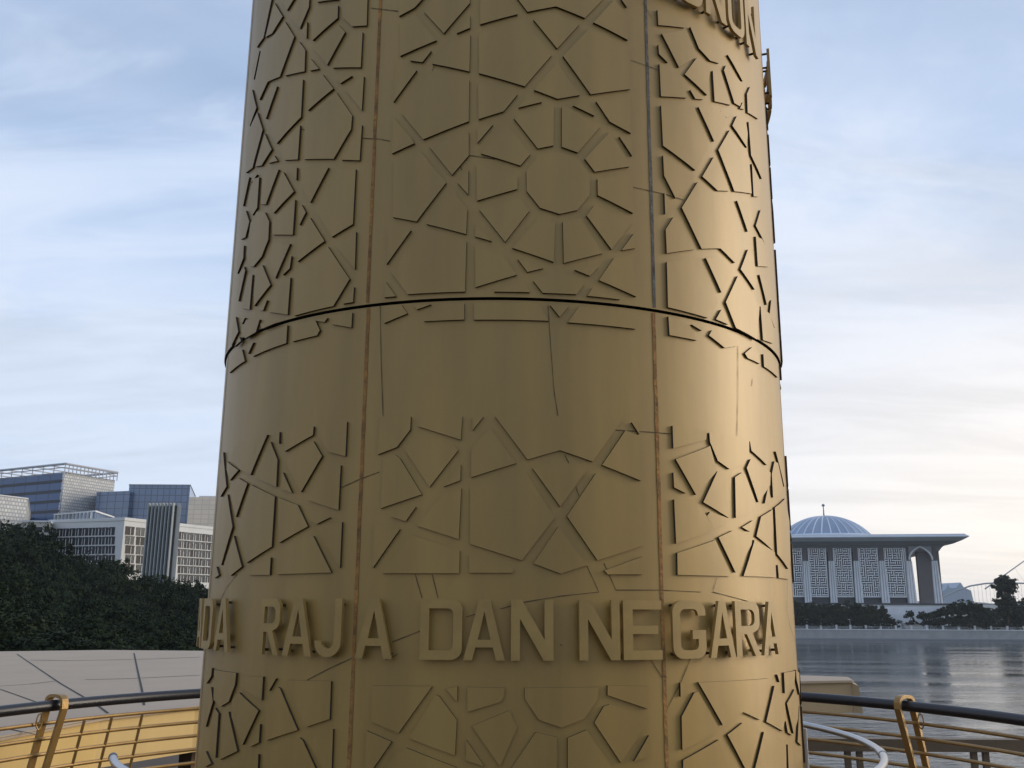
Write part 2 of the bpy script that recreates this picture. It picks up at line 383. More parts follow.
monument = thing('monument', 'tall round gold clad monument shaft with geometric relief panels and raised lettering', 'monument', (AX, AY, 0))
bpy.context.view_layer.update()
def under(o, parent):                       # parent in place
    o.parent = parent
    o.matrix_parent_inverse = Matrix.Translation(-parent.location)
    return o
SHAFT_TOP = 16.0
c0 = (AX, AY)
mb = MB(); mb.lathe([(RAD, -0.3), (RAD, SEAM-0.005)], 180, 0, c0)
under(mb.build('lower_cladding', [gold], smooth=True), monument)
RU = RAD + 0.010
mb = MB(); mb.lathe([(RU, SEAM+0.005), (RU, SHAFT_TOP), (0.0, SHAFT_TOP+0.5)], 180, 0, c0)
under(mb.build('upper_cladding', gold, smooth=True), monument)
mb = MB(); mb.lathe([(RAD-0.002, SEAM-0.03), (RAD-0.002, SEAM-0.0055), (RAD-0.03, SEAM-0.0055), (RAD-0.03, SEAM+0.0045), (RU-0.001, SEAM+0.0045), (RU-0.001, SEAM+0.03)], 180, 0, c0)
under(mb.build('horizontal_joint', gap_dark, smooth=True), monument)
# vertical joints
angs = [TH_L, TH_R]
rest = (2*math.pi - (TH_R-TH_L))/7.0
angs += [TH_R + rest*k for k in range(1, 7)]
def joint(th, z0, z1, r, m, wd=0.0078, wob=0.0012):
    mb = MB(); n = 60; vs = []; fs = []
    rnd = random.Random(int(th*1000)+int(z0*10))
    for i in range(n+1):
        z = z0 + (z1-z0)*i/n
        for s in (-1, 1):
            vs.append(cyl_pt(th + s*(wd + rnd.uniform(-wob, wob))/r, z, r+0.002))
    for i in range(n): fs.append((2*i, 2*i+1, 2*i+3, 2*i+2))
    mb.add(vs, fs)
    return under(mb.build('vertical_joint', m), monument)
for k, th in enumerate(angs):
    joint(th, -0.2, SEAM-0.008, RAD, rust)
    joint(th, SEAM+0.012, 7.0, RU, greyseal if k == 1 else rust, 0.0072)

reliefs = {}
for key in PL:
    r0 = RU if key[0] == 'u' else RAD
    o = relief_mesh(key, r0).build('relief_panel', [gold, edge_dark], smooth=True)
    reliefs[key] = under(o, monument)
# the far side carries the same panels
pc = 0.5*(TH_L+TH_R)
for row in ('uc', 'bc', 'mc', 'lc'):
    src = reliefs[row]
    for k in range(1, 5):
        th = TH_R + rest*(k+0.5)
        c = src.copy(); COL.objects.link(c)
        D = Matrix.Translation((AX, AY, 0)) @ Matrix.Rotation(th-pc, 4, 'Z') @ Matrix.Translation((-AX, -AY, 0))
        c.parent = monument
        c.matrix_parent_inverse = Matrix.Translation(-monument.location)
        c.matrix_basis = D

# hairline cracks and scratches of the sheets (image survey points)
CR = ["548,305 551,350 554,390 558,416","738,346 738,400 737,436","380,306 381,360 383,417","340,488 360,479 379,472","307,680 330,668 352,658","392,642 420,631","466,617 476,614","500,609 525,602 561,596 599,592 587,566","604,563 616,590 660,590 701,592","717,577 713,592 740,599 766,607","787.5,579 787,610 790,626 797,646","691,658 681,682 667,709","651,660 662,677 667,677","415,574 422,598","432,574 438,598","300,129 318,132 336,134","361,138 380,139 390,141","468,155 495,159","633,187 665,194 684,200","631,60 659,70","233,309 260,311 287,314","616,430 650,432 673,434","220,601 226,588 237,574","371,8 380,9 398,11","455,155 462,170","434,66 428,85 421,104","540,112 539,122","552,220 551,243","565,455 569,463","576,487 579,496","643,2 652,18","385,660 398,654","300,688 296,694","560,644.6 562.4,645.4","752.5,379 751.8,386"]
for s in CR:
    pts = [tuple(map(float, q.split(','))) for q in s.split()]
    fine = []
    for (a, b) in zip(pts[:-1], pts[1:]):
        for i in range(6): fine.append((a[0]+(b[0]-a[0])*i/6, a[1]+(b[1]-a[1])*i/6))
    fine.append(pts[-1])
    mb = MB(); vs, fs = [], []
    ps = []
    for x, y in fine:
        up = y < 300
        r = (RU if up else RAD) + 0.0025
        th, z = cyl_hit(x, y, r); ps.append((th, z, r))
    for i, (th, z, r) in enumerate(ps):
        a = ps[max(i-1, 0)]; b = ps[min(i+1, len(ps)-1)]
        dx, dz = (b[0]-a[0])*r, b[1]-a[1]; L = math.hypot(dx, dz) or 1
        nx, nz = -dz/L, dx/L
        wd = 0.0014*(0.6+0.8*random.random())
        vs.append(cyl_pt(th + nx*wd/r, z + nz*wd, r)); vs.append(cyl_pt(th - nx*wd/r, z - nz*wd, r))
    for i in range(len(ps)-1): fs.append((2*i, 2*i+1, 2*i+3, 2*i+2))
    mb.add(vs, fs)
    under(mb.build('hairline_crack', hair), monument)

# ------------------------------------------------------------------ raised letters
def arc(cx, cy, rx, ry, a0, a1, n=6):
    return [(cx+rx*math.cos(R_(a0+(a1-a0)*i/n)), cy+ry*math.sin(R_(a0+(a1-a0)*i/n))) for i in range(n+1)]
S = 0.21   # stem
def glyph(ch):
    """outline and holes in a box 1 wide, 1 tall"""
    s = S; h = 0.155
    if ch == 'A': return [[(0,0),(s,0),(.29,.21),(.71,.21),(1-s,0),(1,0),(.63,1),(.37,1)], [(.345,.335),(.5,.80),(.655,.335)]]
    if ch == 'R': return [[(0,0),(s,0),(s,.40),(.42,.40),(.76,0),(1,0),(.66,.42)]+arc(.66,.60,.34,.17,-75,0,3)+arc(.66,.82,.34,.18,0,90,5)+[(0,1)], [(s,.55)]+arc(.60,.66,.18,.11,-90,0,3)+arc(.60,.74,.18,.11,0,90,3)+[(s,.85)]]
    if ch == 'J': return [[(1,1),(.74,1),(.74,.30)]+arc(.5,.27,.24,.125,0,-180,6)+[(.0,.28)]+arc(.5,.25,.5,.25,180,360,10)]
    if ch == 'D': return [[(0,0),(.70,0)]+arc(.70,.17,.30,.17,-90,0,5)+arc(.70,.83,.30,.17,0,90,5)+[(0,1)], [(s,h),(.66,h)]+arc(.66,.25,.13,.095,-90,0,4)+arc(.66,.75,.13,.095,0,90,4)+[(s,1-h)]]
    if ch == 'N': return [[(0,0),(s,0),(s,.68),(.77,0),(1,0),(1,1),(1-s,1),(1-s,.34),(.25,1),(0,1)]]
    if ch == 'E': return [[(0,0),(1,0),(1,h),(.24,h),(.24,.43),(.9,.43),(.9,.57),(.24,.57),(.24,1-h),(1,1-h),(1,1),(0,1)]]
    if ch == 'G': return [arc(.28,.80,.28,.20,90,180,5)+arc(.28,.20,.28,.20,180,270,5)+arc(.72,.20,.28,.20,270,360,5)+[(1,.49),(.58,.49),(.58,.335),(.76,.335)]+arc(.62,.235,.14,.09,0,-90,3)+arc(.36,.235,.14,.09,-90,-180,3)+arc(.36,.765,.14,.09,180,90,3)+arc(.62,.765,.14,.09,90,0,3)+[(.76,.74),(1,.74)]+arc(.72,.80,.28,.20,0,90,5)]
    if ch == 'U': return [[(0,1)]+arc(.34,.24,.34,.24,180,270,5)+arc(.66,.24,.34,.24,270,360,5)+[(1,1),(1-s,1)]+arc(.62,.25,.17,.11,0,-90,4)+arc(.38,.25,.17,.11,-90,-180,4)+[(s,1)]]
    if ch == 'K': return [[(0,0),(s,0),(s,.33),(.34,.47),(.74,0),(1,0),(.50,.60),(.97,1),(.70,1),(s,.58),(s,1),(0,1)]]
    if ch == 'P': return [[(0,0),(s,0),(s,.40),(.66,.40)]+arc(.66,.60,.34,.20,-90,0,4)+arc(.66,.80,.34,.20,0,90,4)+[(0,1)], [(s,.55)]+arc(.60,.66,.18,.11,-90,0,3)+arc(.60,.74,.18,.11,0,90,3)+[(s,.85)]]
    if ch == 'S': return [arc(.72,.20,.28,.20,0,-90,4)+arc(.28,.20,.28,.20,270,180,4)+[(0,.30),(.22,.30)]+arc(.36,.25,.14,.10,180,270,3)+arc(.62,.25,.16,.10,270,360,3)+arc(.62,.34,.16,.08,0,90,3)+arc(.28,.70,.28,.28,270,180,3)+arc(.28,.80,.28,.20,180,90,4)+arc(.72,.80,.28,.20,90,0,4)+[(1,.70),(.78,.70)]+arc(.62,.76,.16,.09,0,90,3)+arc(.38,.76,.16,.09,90,180,3)+arc(.38,.68,.16,.10,180,270,3)+arc(.72,.30,.28,.28,90,0,3)]
    if ch == 'T': return [[(.38,0),(.62,0),(.62,1-h),(1,1-h),(1,1),(0,1),(0,1-h),(.38,1-h)]]
    if ch == 'I': return [[(.3,0),(.7,0),(.7,1),(.3,1)]]
def letter(ch, th0, th1, z0, z1, r_back, thick, parent=None):
    loops = glyph(ch)
    bm = bmesh.new(); edges = []
    for lp in loops:
        lp = [p for i, p in enumerate(lp) if math.hypot(p[0]-lp[i-1][0], p[1]-lp[i-1][1]) > 1e-4]
        vs = [bm.verts.new((p[0], p[1], 0)) for p in lp]
        for i in range(len(vs)): edges.append(bm.edges.new((vs[i-1], vs[i])))
    bmesh.ops.triangle_fill(bm, use_beauty=True, use_dissolve=False, edges=edges, normal=(0,0,1))
    for k in range(1, 6):
        bmesh.ops.bisect_plane(bm, geom=bm.verts[:]+bm.edges[:]+bm.faces[:], plane_co=(k/6.0,0,0), plane_no=(1,0,0), dist=1e-5)
    bmesh.ops.remove_doubles(bm, verts=bm.verts, dist=1e-4)
    bm.verts.index_update()
    mb = MB()
    f3 = lambda v, r: tuple(cyl_pt(th0 + v.co.x*(th1-th0), z0 + v.co.y*(z1-z0), r))
    nv = len(bm.verts)
    mb.v = [f3(v, r_back+thick) for v in bm.verts] + [f3(v, r_back) for v in bm.verts]
    for f in bm.faces:
        ids = [v.index for v in f.verts]
        mb.f.append(ids); mb.m.append(0)
        mb.f.append([i+nv for i in reversed(ids)]); mb.m.append(0)
    for e in bm.edges:
        if len(e.link_faces) == 1:
            a, b = e.verts[0].index, e.verts[1].index
            mb.f.append([a, b, nv+b, nv+a]); mb.m.append(0)
    bm.free()
    o = mb.build('letter', gold_letter); o.parent = monument; o.location = (-AX, -AY, 0)
    spots = {'A':[(.1,.08),(.9,.08),(.5,.92)],'J':[(.87,.9),(.3,.12)],'T':[(.5,.1),(.5,.92)],'I':[(.5,.1),(.5,.92)],'P':[(.1,.08),(.1,.92),(.6,.93)]}.get(ch, [(.1,.08),(.9,.1),(.1,.92),(.88,.88)])
    for (u, v) in spots:
        a = th0 + u*(th1-th0); z = z0 + v*(z1-z0)
        rods = MB(); rods.tube([cyl_pt(a, z, RAD-0.01), cyl_pt(a, z, r_back+0.002)], 0.006, 6)
        ro = rods.build('standoff_rod', edge_dark)
        ro.parent = o
    return o
RB, TK = RAD + 0.023, 0.015
RF = RB + TK
zt = cyl_hit(440, 599, RF)[1]; zb = cyl_hit(440, 660, RF)[1]
row = [('R',259.5,279),('A',283,312),('J',315,341),('A',355.5,392),('D',420,462),('A',463.5,505),('N',511,553.5),('N',579.5,620),('E',623.5,662),('G',673,706),('A',710,735),('R',736,760),('A',763,780.5),('A',214.5,229)]
for ch, x0, x1 in row:
    t0 = cyl_hit(x0, 630, RF)[0]; t1 = cyl_hit(x1, 630, RF)[0]
    letter(ch, t0, t1, zb, zt, RB, TK)
# the rest of the words runs on round the back: KESETIAAN KEPAD(A)
lw = 0.168/RF; step = 0.190/RF
t = cyl_hit(214.5, 630, RF)[0] - 0.03
for ch in reversed('KESETIAAN KEPAD'):
    if ch != ' ': letter(ch, t-lw, t, zb, zt, RB, TK)
    t -= step
# upper ring of letters
RUB = RU + 0.026
zub = cyl_hit(708, 13, RUB+TK)[1]
zut = zub + (zt-zb)*1.3
t = cyl_hit(706.5, 14, RUB+TK)[0]
kt = cyl_hit(727, 30, RUB+TK)[0] - t          # width of the K
gap = 0.13*kt
tt = t - (kt+gap)*2
for ch in 'RUKUN  NEGARA':
    if ch != ' ': letter(ch, tt, tt+kt, zub, zut, RUB, TK)
    tt += kt + gap
# ------------------------------------------------------------------ the setting: land, lake, deck
WZ = -13.2
def nmix(nt, fac, c1, c2):
    mx = N(nt, 'ShaderNodeMix', data_type='RGBA')
    mx.inputs[6].default_value = (*c1, 1); mx.inputs[7].default_value = (*c2, 1)
    nt.links.new(fac, mx.inputs[0]); return mx.outputs[2]
water_m = bpy.data.materials.new('lake_water'); water_m.use_nodes = True
nt = water_m.node_tree; b = nt.nodes['Principled BSDF']
b.inputs['Base Color'].default_value = (0.018, 0.026, 0.028, 1)
b.inputs['Roughness'].default_value = 0.09
b.inputs['IOR'].default_value = 1.33
tcn = N(nt, 'ShaderNodeTexCoord')
def wave(sx, sy, sc, det):
    mp = N(nt, 'ShaderNodeMapping'); mp.inputs['Scale'].default_value = (sx, sy, 1)
    nt.links.new(tcn.outputs['Object'], mp.inputs[0])
    n = N(nt, 'ShaderNodeTexNoise'); n.inputs['Scale'].default_value = sc; n.inputs['Detail'].default_value = det
    nt.links.new(mp.outputs[0], n.inputs['Vector']); return n.outputs[0]
w1 = wave(0.45, 1.0, 0.9, 9); w2 = wave(0.012, 0.075, 1.0, 4)
mu = N(nt, 'ShaderNodeMath', operation='MULTIPLY')
mr = N(nt, 'ShaderNodeMapRange'); mr.inputs[1].default_value = 0.35; mr.inputs[2].default_value = 0.65; mr.inputs[3].default_value = 0.12
nt.links.new(w2, mr.inputs[0]); nt.links.new(w1, mu.inputs[0]); nt.links.new(mr.outputs[0], mu.inputs[1])
bp = N(nt, 'ShaderNodeBump'); bp.inputs['Strength'].default_value = 1.0; bp.inputs['Distance'].default_value = 0.24
nt.links.new(mu.outputs[0], bp.inputs['Height']); nt.links.new(bp.outputs[0], b.inputs['Normal'])

grass_m = mat('ground_cover', (0.045, 0.060, 0.022), rough=0.95, var=0.5, vscale=0.08, col2=(0.075, 0.070, 0.035))
soil_m = mat('far_ground', (0.055, 0.065, 0.035), rough=0.95, var=0.4, vscale=0.02)
mb = MB(); mb.add([(-4500,-4500,WZ-4),(4500,-4500,WZ-4),(4500,4500,WZ-4),(-4500,4500,WZ-4)], [(0,1,2,3)])
tag(mb.build('ground', soil_m), kind='structure')
mb = MB(); mb.add([(-400,-600,WZ),(4000,-600,WZ),(4000,442,WZ),(-400,442,WZ)], [(0,1,2,3)])
tag(mb.build('lake_water', water_m), kind='structure')

# left bank: rises from the lake behind the monument to the wooded slope and the offices
def hsh(x, y):
    return math.sin(x*0.11+1.3)*math.cos(y*0.07+0.4)*0.5 + math.sin(x*0.037-y*0.043)*0.9
mb = MB(); nx, ny = 60, 80; vs = []; fs = []
def left_h(x, y):
    edge = 6 + 0.10*(y-20)                       # shoreline x at this y
    t = min(max((edge - x)/24.0, 0.0), 1.0)
    t = t*t*(3-2*t)
    far = min(max((y-120)/180.0, 0), 1)
    return WZ - 1.0 + t*(5.2 + 4.0*far + hsh(x, y)*0.8)
for j in range(ny+1):
    fy = j/ny; y = 24 + (3000-24)*fy**2.6
    for i in range(nx+1):
        fx = i/nx; x = 60 - 1900*fx**2.2
        x += 0.10*(y-24) if fx == 0 else 0
        vs.append((x, y, left_h(x, y)))
for j in range(ny):
    for i in range(nx):
        a = j*(nx+1)+i; fs.append((a, a+nx+1, a+nx+2, a+1))
mb.add(vs, fs)
tag(mb.build('wooded_bank', grass_m, smooth=True), kind='structure')

# bank under the viewing deck
mb = MB(); mb.lathe([(0, -2.2), (9.6, -2.2), (10.0, -2.4), (16, -5), (30, -10), (46, WZ-1.5)], 64, 0, (AX, AY-2))
tag(mb.build('mound', grass_m, smooth=True), kind='structure')
deck_m = mat('deck_paving', (0.085, 0.052, 0.024), rough=0.75, var=0.35, vscale=4, bump=0.2, bscale=30)
mb = MB()
ring = [(AX+3.95*math.sin(R_(a)), AY-3.95*math.cos(R_(a))) for a in range(45, 316, 5)]
poly = ring + [(-4.2, 1.5), (-9, -1.0), (-16, -6), (-16, -26), (16, -26), (16, -6), (9, -1.0), (4.2, 1.5)]  # apron behind the viewpoint is unseen, widened to cut bounce light on the shaft
mb.prism(poly, -2.3, 0.0)
tag(mb.build('viewing_deck', deck_m), kind='structure')

# ------------------------------------------------------------------ curved canopy roof beyond the railing (left) and its end (right)
pale = grid_mat('pale_roof_panels', (0.40, 0.345, 0.29), (0.40, 0.345, 0.29), 9, 9, 0.0, rough=0.7, var=0.06)
pale = mat('pale_roof', (0.40, 0.30, 0.205), rough=0.65, var=0.10, vscale=1.2)
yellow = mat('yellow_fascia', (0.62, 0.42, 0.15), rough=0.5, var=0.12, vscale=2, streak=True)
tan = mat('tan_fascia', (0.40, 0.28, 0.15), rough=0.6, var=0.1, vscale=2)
seal = mat('roof_joint_seal', (0.02, 0.018, 0.016), rough=0.8)
ZT, ZB = 0.6, 0.13
_e = at_z(851, 680.5, ZT); EN = (_e.x, _e.y)
near = [(-9.5,-2.0),(-6.2,3.4),(-4.75,7.0),(-4.25,8.24),(-4.0,9.63),(-3.41,10.69),(-2.2,12.0),(-0.4,13.2),(2.0,14.1),(3.6,14.4),EN]
farp = [(EN[0]+0.18,15.5),(2.0,16.9),(-1.5,19.2),(-4.5,21.4),(-7.1,22.4),(-9.4,22.5),(-11.3,21.6),(-15,18.5),(-19,12),(-21,4),(-20,-2)]
canopy = thing('curved_canopy', 'low curved canopy with pale panelled roof and yellow fascia beyond the railing', 'canopy', (-6, 14, 0.13))
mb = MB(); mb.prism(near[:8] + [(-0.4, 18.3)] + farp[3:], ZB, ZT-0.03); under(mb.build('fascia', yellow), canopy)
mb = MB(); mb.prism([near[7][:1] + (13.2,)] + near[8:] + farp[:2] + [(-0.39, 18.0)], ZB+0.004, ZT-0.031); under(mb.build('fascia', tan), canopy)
# roof deck as a sheet a little larger, with a bevelled lip
def offs(poly, d):
    n = len(poly); out = []
    for i in range(n):
        a, p, c = Vector(poly[i-1]), Vector(poly[i]), Vector(poly[(i+1) % n])
        e1, e2 = (p-a).normalized(), (c-p).normalized()
        nrm = (Vector((e1.y, -e1.x)) + Vector((e2.y, -e2.x))).normalized()
        out.append((p.x + nrm.x*d, p.y + nrm.y*d))
    return out
mb = MB()
o1, o2 = offs(near+farp, 0.05), offs(near+farp, 0.02)
n = len(o1)
mb.prism(o1, ZT-0.028, ZT-0.010)
mb.prism(o2, ZT-0.008, ZT+0.004)
under(mb.build('roof_panel', pale), canopy)
def seam_line(pxs, wd):
    pts = [at_z(x, y, ZT+0.0075) for x, y in pxs]
    vs, fs = [], []
    for i, p in enumerate(pts):
        t = (pts[min(i+1, len(pts)-1)] - pts[max(i-1, 0)]).normalized()
        s = Vector((-t.y, t.x, 0))*wd
        vs += [p+s, p-s]
    for i in range(len(pts)-1): fs.append((2*i, 2*i+1, 2*i+3, 2*i+2))
    m_ = MB(); m_.add(vs, fs)
    under(m_.build('roof_joint', seal), canopy)
seam_line([(17,654),(60,683),(84,697),(100,707),(108,713)], 0.013)
seam_line([(134,653),(138,672),(142,690),(144,705)], 0.014)
seam_line([(30,660),(70,660.5),(100,660),(150,659),(200,657)], 0.025)
seam_line([(0,686),(30,684),(55,681)], 0.012)
seam_line([(85,679.5),(130,678.5),(160,677),(200,675)], 0.018)
seam_line([(0,689),(20,696),(45,705)], 0.010)
seam_line([(0,727),(20,731),(38,735)], 0.010)
# bevelled end cap of the canopy on the right
mb = MB()
ex, ey = EN
mb.add([(ex+.003,ey-.002,ZB+.006),(ex+.183,15.5,ZB+.006),(ex+.183,15.5,ZT-.034),(ex+.003,ey-.002,ZT-.034),(ex+.14,ey-.02,ZB),(ex+.32,15.5,ZB),(ex+.28,15.5,ZT-0.075),(ex+.10,ey-.02,ZT-0.075)],
       [(4,5,6,7),(0,4,7,3),(1,2,6,5),(3,7,6,2),(0,1,5,4)])
under(mb.build('end_cap', tan), canopy)
mb = MB()
p = at_z(186, 748, ZB)
mb.box((p.x-0.07, p.y+0.0, -2.2), (p.x+0.07, p.y+0.3, ZB-0.004)); under(mb.build('pillar', mat('brown_pillar', (0.10,0.055,0.025), rough=0.6)), canopy)
for (px, py, Y) in ((60, 760, 14), (20, 760, 12)):
    p = at_z(px, py, ZB); mb = MB(); q = 1.3
    mb.tube([(p.x*q, p.y*q, -6), (p.x*q, p.y*q, ZB-0.004)], 0.12, 12); under(mb.build('pillar', MATS['brown_pillar']), canopy)

mb = MB(); mb.prism([(-16,0),(-6.2,3.4),(-4.2,8.0),(-2.2,12.0),(-0.5,15),(-1.5,22),(-4.5,30),(-20,30),(-26,10)], -2.6, -2.32); tag(mb.build('lower_terrace', deck_m), kind='structure')
# ------------------------------------------------------------------ railing round the monument
gold_rail = mat('gilded_railing', (0.36, 0.215, 0.070), rough=0.42, metal=0.4, var=0.25, vscale=12)
hand_dark = mat('dark_handrail', (0.022, 0.020, 0.026), rough=0.38, var=0.3, vscale=20)
RR = 3.475
railing = thing('curved_railing', 'curved gold railing with dark round handrail around the monument deck', 'railing', (AX, AY, 0))
def cpt(a, r, z): return Vector((AX + r*math.sin(a), AY - r*math.cos(a), z))
A0, A1 = R_(38), R_(322)
def arcpts(r, z, a0=A0, a1=A1, n=120): return [cpt(a0+(a1-a0)*i/n, r, z) for i in range(n+1)]
mb = MB(); mb.tube(arcpts(RR, 1.0), 0.037, 14); under(mb.build('handrail', hand_dark, smooth=True), railing)
LEAN = 0.27
for k in range(7):
    z = 0.885 - 0.105*k
    mb = MB(); mb.tube(arcpts(RR + LEAN*(1.0-z), z), 0.013, 8); under(mb.build('rail_bar', gold_rail, smooth=True), railing)
def ang_of(px, py):                      # angle on the railing circle seen at that photo column
    best = min((abs(px_of(cpt(R_(a/20.0), RR, 1.0)) - px), a/20.0) for a in range(1860, 5340) if (a < 3600) == (px > 512))
    return R_(best[1])
a_r, a_l = ang_of(905, 705), ang_of(56, 704)
posts = [a_r, a_l] + [a_r + (a_l + 2*math.pi - a_r)*f for f in (0.2, 0.4, 0.6, 0.8)] + [A0+0.03, A1-0.03]
def flat_bar(mb, prof, a, hw, ht):
    """bar swept along a profile in the radial plane at angle a"""
    tdir = Vector((math.cos(a), math.sin(a), 0))
    vs, fs = [], []
    for i, (r, z) in enumerate(prof):
        p0, p1 = prof[max(i-1, 0)], prof[min(i+1, len(prof)-1)]
        dr, dz = p1[0]-p0[0], p1[1]-p0[1]; L = math.hypot(dr, dz)
        nr, nz = -dz/L, dr/L
        for (s, q) in ((-1,-1),(1,-1),(1,1),(-1,1)):
            vs.append(cpt(a, r + nr*ht*q, z + nz*ht*q) + tdir*(hw*s))
    for i in range(len(prof)-1):
        for k in range(4):
            fs.append((4*i+k, 4*i+(k+1)%4, 4*i+4+(k+1)%4, 4*i+4+k))
    m = len(prof)-1
    fs += [(0,3,2,1), (4*m,4*m+1,4*m+2,4*m+3)]
    mb.add(vs, fs)
for a in posts:
    HW = 0.085
    prof = [(RR-HW+0.02+LEAN*1.0, 0.002), (RR-HW+0.01+LEAN*.45, 0.55), (RR-HW, 0.985)]
    prof += [(RR + HW*math.copysign(abs(math.cos(R_(t)))**0.7, math.cos(R_(t))), 1.0 + 0.064*math.sin(R_(t))**0.7) for t in range(165, 0, -15)] + [(RR+HW, 1.0)]
    prof += [(RR+HW-0.01+LEAN*.45, 0.55), (RR+HW-0.02+LEAN*1.0, 0.002)]
    mb = MB(); flat_bar(mb, prof, a, 0.024, 0.011)
    under(mb.build('post', gold_rail, smooth=False), railing)
    if a in (a_r, a_l):
        s = -1 if a == a_r else 1
        mb = MB()
        c = cpt(a + s*0.034, RR, 0.905)
        td = Vector((math.cos(a), math.sin(a), 0))
        mb.tube([c + td*0.022*math.cos(t/16*2*math.pi) + Vector((0,0,0.05*math.sin(t/16*2*math.pi))) for t in range(16)], 0.005, 6, closed=True)
        under(mb.build('hanging_ring', gold_rail, smooth=True), railing)
for px in (89, 116, 146):
    a = ang_of(px, 700)
    mb = MB(); mb.tube([cpt(a, RR+LEAN*0.12, 0.87), cpt(a, RR+LEAN*.6, 0.4), cpt(a, RR+LEAN, 0.0)], 0.011, 6)
    under(mb.build('spindle', gold_rail, smooth=True), railing)

steel = mat('brushed_steel', (0.42, 0.42, 0.43), rough=0.30, metal=1.0)
guard = thing('steel_guard_rail', 'bright steel tubular guard rail close around the foot of the monument', 'guard rail', (AX, AY, 0))
RG = 1.875; ZG = 1.02
p = at_z(113, 757, ZG); al = math.atan2(p.x-AX, AY-p.y)
mb = MB(); mb.tube(arcpts(RG, ZG, al, R_(200), 120), 0.0175, 12); under(mb.build('tube_rail', steel, smooth=True), guard)
for d in (-1.0, -0.3, 0.4, 1.0, 1.9, 2.8):
    mb = MB(); mb.tube([cpt(d, RG, 0.0), cpt(d, RG, ZG-0.02)], 0.016, 10); under(mb.build('upright', steel, smooth=True), guard)
p = at_z(897, 754, ZG); ar = math.atan2(p.x-AX, AY-p.y)
mb = MB(); mb.tube(arcpts(RG, ZG, ar-0.03, ar+0.03, 6), 0.021, 12); under(mb.build('sleeve', steel, smooth=True), guard)
mb = MB(); mb.tube(arcpts(RG, ZG, al-0.004, al+0.02, 4), 0.0195, 12); under(mb.build('end_cap', hand_dark, smooth=True), guard)

# ------------------------------------------------------------------ lower walkway rail on the right
brown = mat('brown_walkway_rail', (0.15, 0.095, 0.05), rough=0.55, var=0.3, vscale=3)
walk = thing('lower_walkway_barrier', 'brown walkway barrier with thick top beam low above the lake', 'barrier', at_z(900, 744, -0.8))
Yw = at_z(900, 744, -0.8).y
mb = MB(); mb.box((3.0, Yw-0.12, -0.92), (26, Yw+0.12, -0.70)); under(mb.build('top_beam', brown), walk)
for px in (853, 979):
    for d in (-0.11, 0.11):
        x = at_y(px, 750, Yw).x + d
        mb = MB(); mb.box((x-0.05, Yw-0.05, -2.6), (x+0.05, Yw+0.05, -0.923)); under(mb.build('post', brown), walk)
x = 9.0
for k in range(5):
    x = at_y(979, 750, Yw).x + 2.6*(k+1)
    mb = MB(); mb.box((x-0.05, Yw-0.05, -2.6), (x+0.05, Yw+0.05, -0.923)); under(mb.build('post', brown), walk)
mb = MB(); mb.box((-6, Yw-3.2, -2.75), (26, Yw+0.3, -2.45)); tag(mb.build('lower_walkway', deck_m), kind='structure')
for xx in (0, 8, 16, 24):
    pass
# ------------------------------------------------------------------ foliage
def leaf_mat(name, c1, c2):
    m = bpy.data.materials.new(name); m.use_nodes = True
    nt = m.node_tree; b = nt.nodes['Principled BSDF']
    b.inputs['Roughness'].default_value = 0.7; b.inputs['Specular IOR Level'].default_value = 0.1
    g = N(nt, 'ShaderNodeNewGeometry')
    mr = N(nt, 'ShaderNodeMapRange'); nt.links.new(g.outputs['Random Per Island'], mr.inputs[0])
    oi = N(nt, 'ShaderNodeObjectInfo')
    a = N(nt, 'ShaderNodeMath', operation='MULTIPLY'); a.inputs[1].default_value = 0.65
    nt.links.new(g.outputs['Random Per Island'], a.inputs[0])
    a2 = N(nt, 'ShaderNodeMath', operation='MULTIPLY_ADD'); a2.inputs[1].default_value = 0.35
    nt.links.new(oi.outputs['Random'], a2.inputs[0]); nt.links.new(a.outputs[0], a2.inputs[2])
    nt.links.new(nmix(nt, a2.outputs[0], c1, c2), b.inputs['Base Color'])
    return m
leaf_a = leaf_mat('dark_leaves', (0.007, 0.013, 0.004), (0.018, 0.030, 0.009))
leaf_b = leaf_mat('olive_leaves', (0.011, 0.018, 0.006), (0.028, 0.038, 0.012))
bark = mat('bark', (0.10, 0.075, 0.05), rough=0.9, var=0.4, vscale=4)
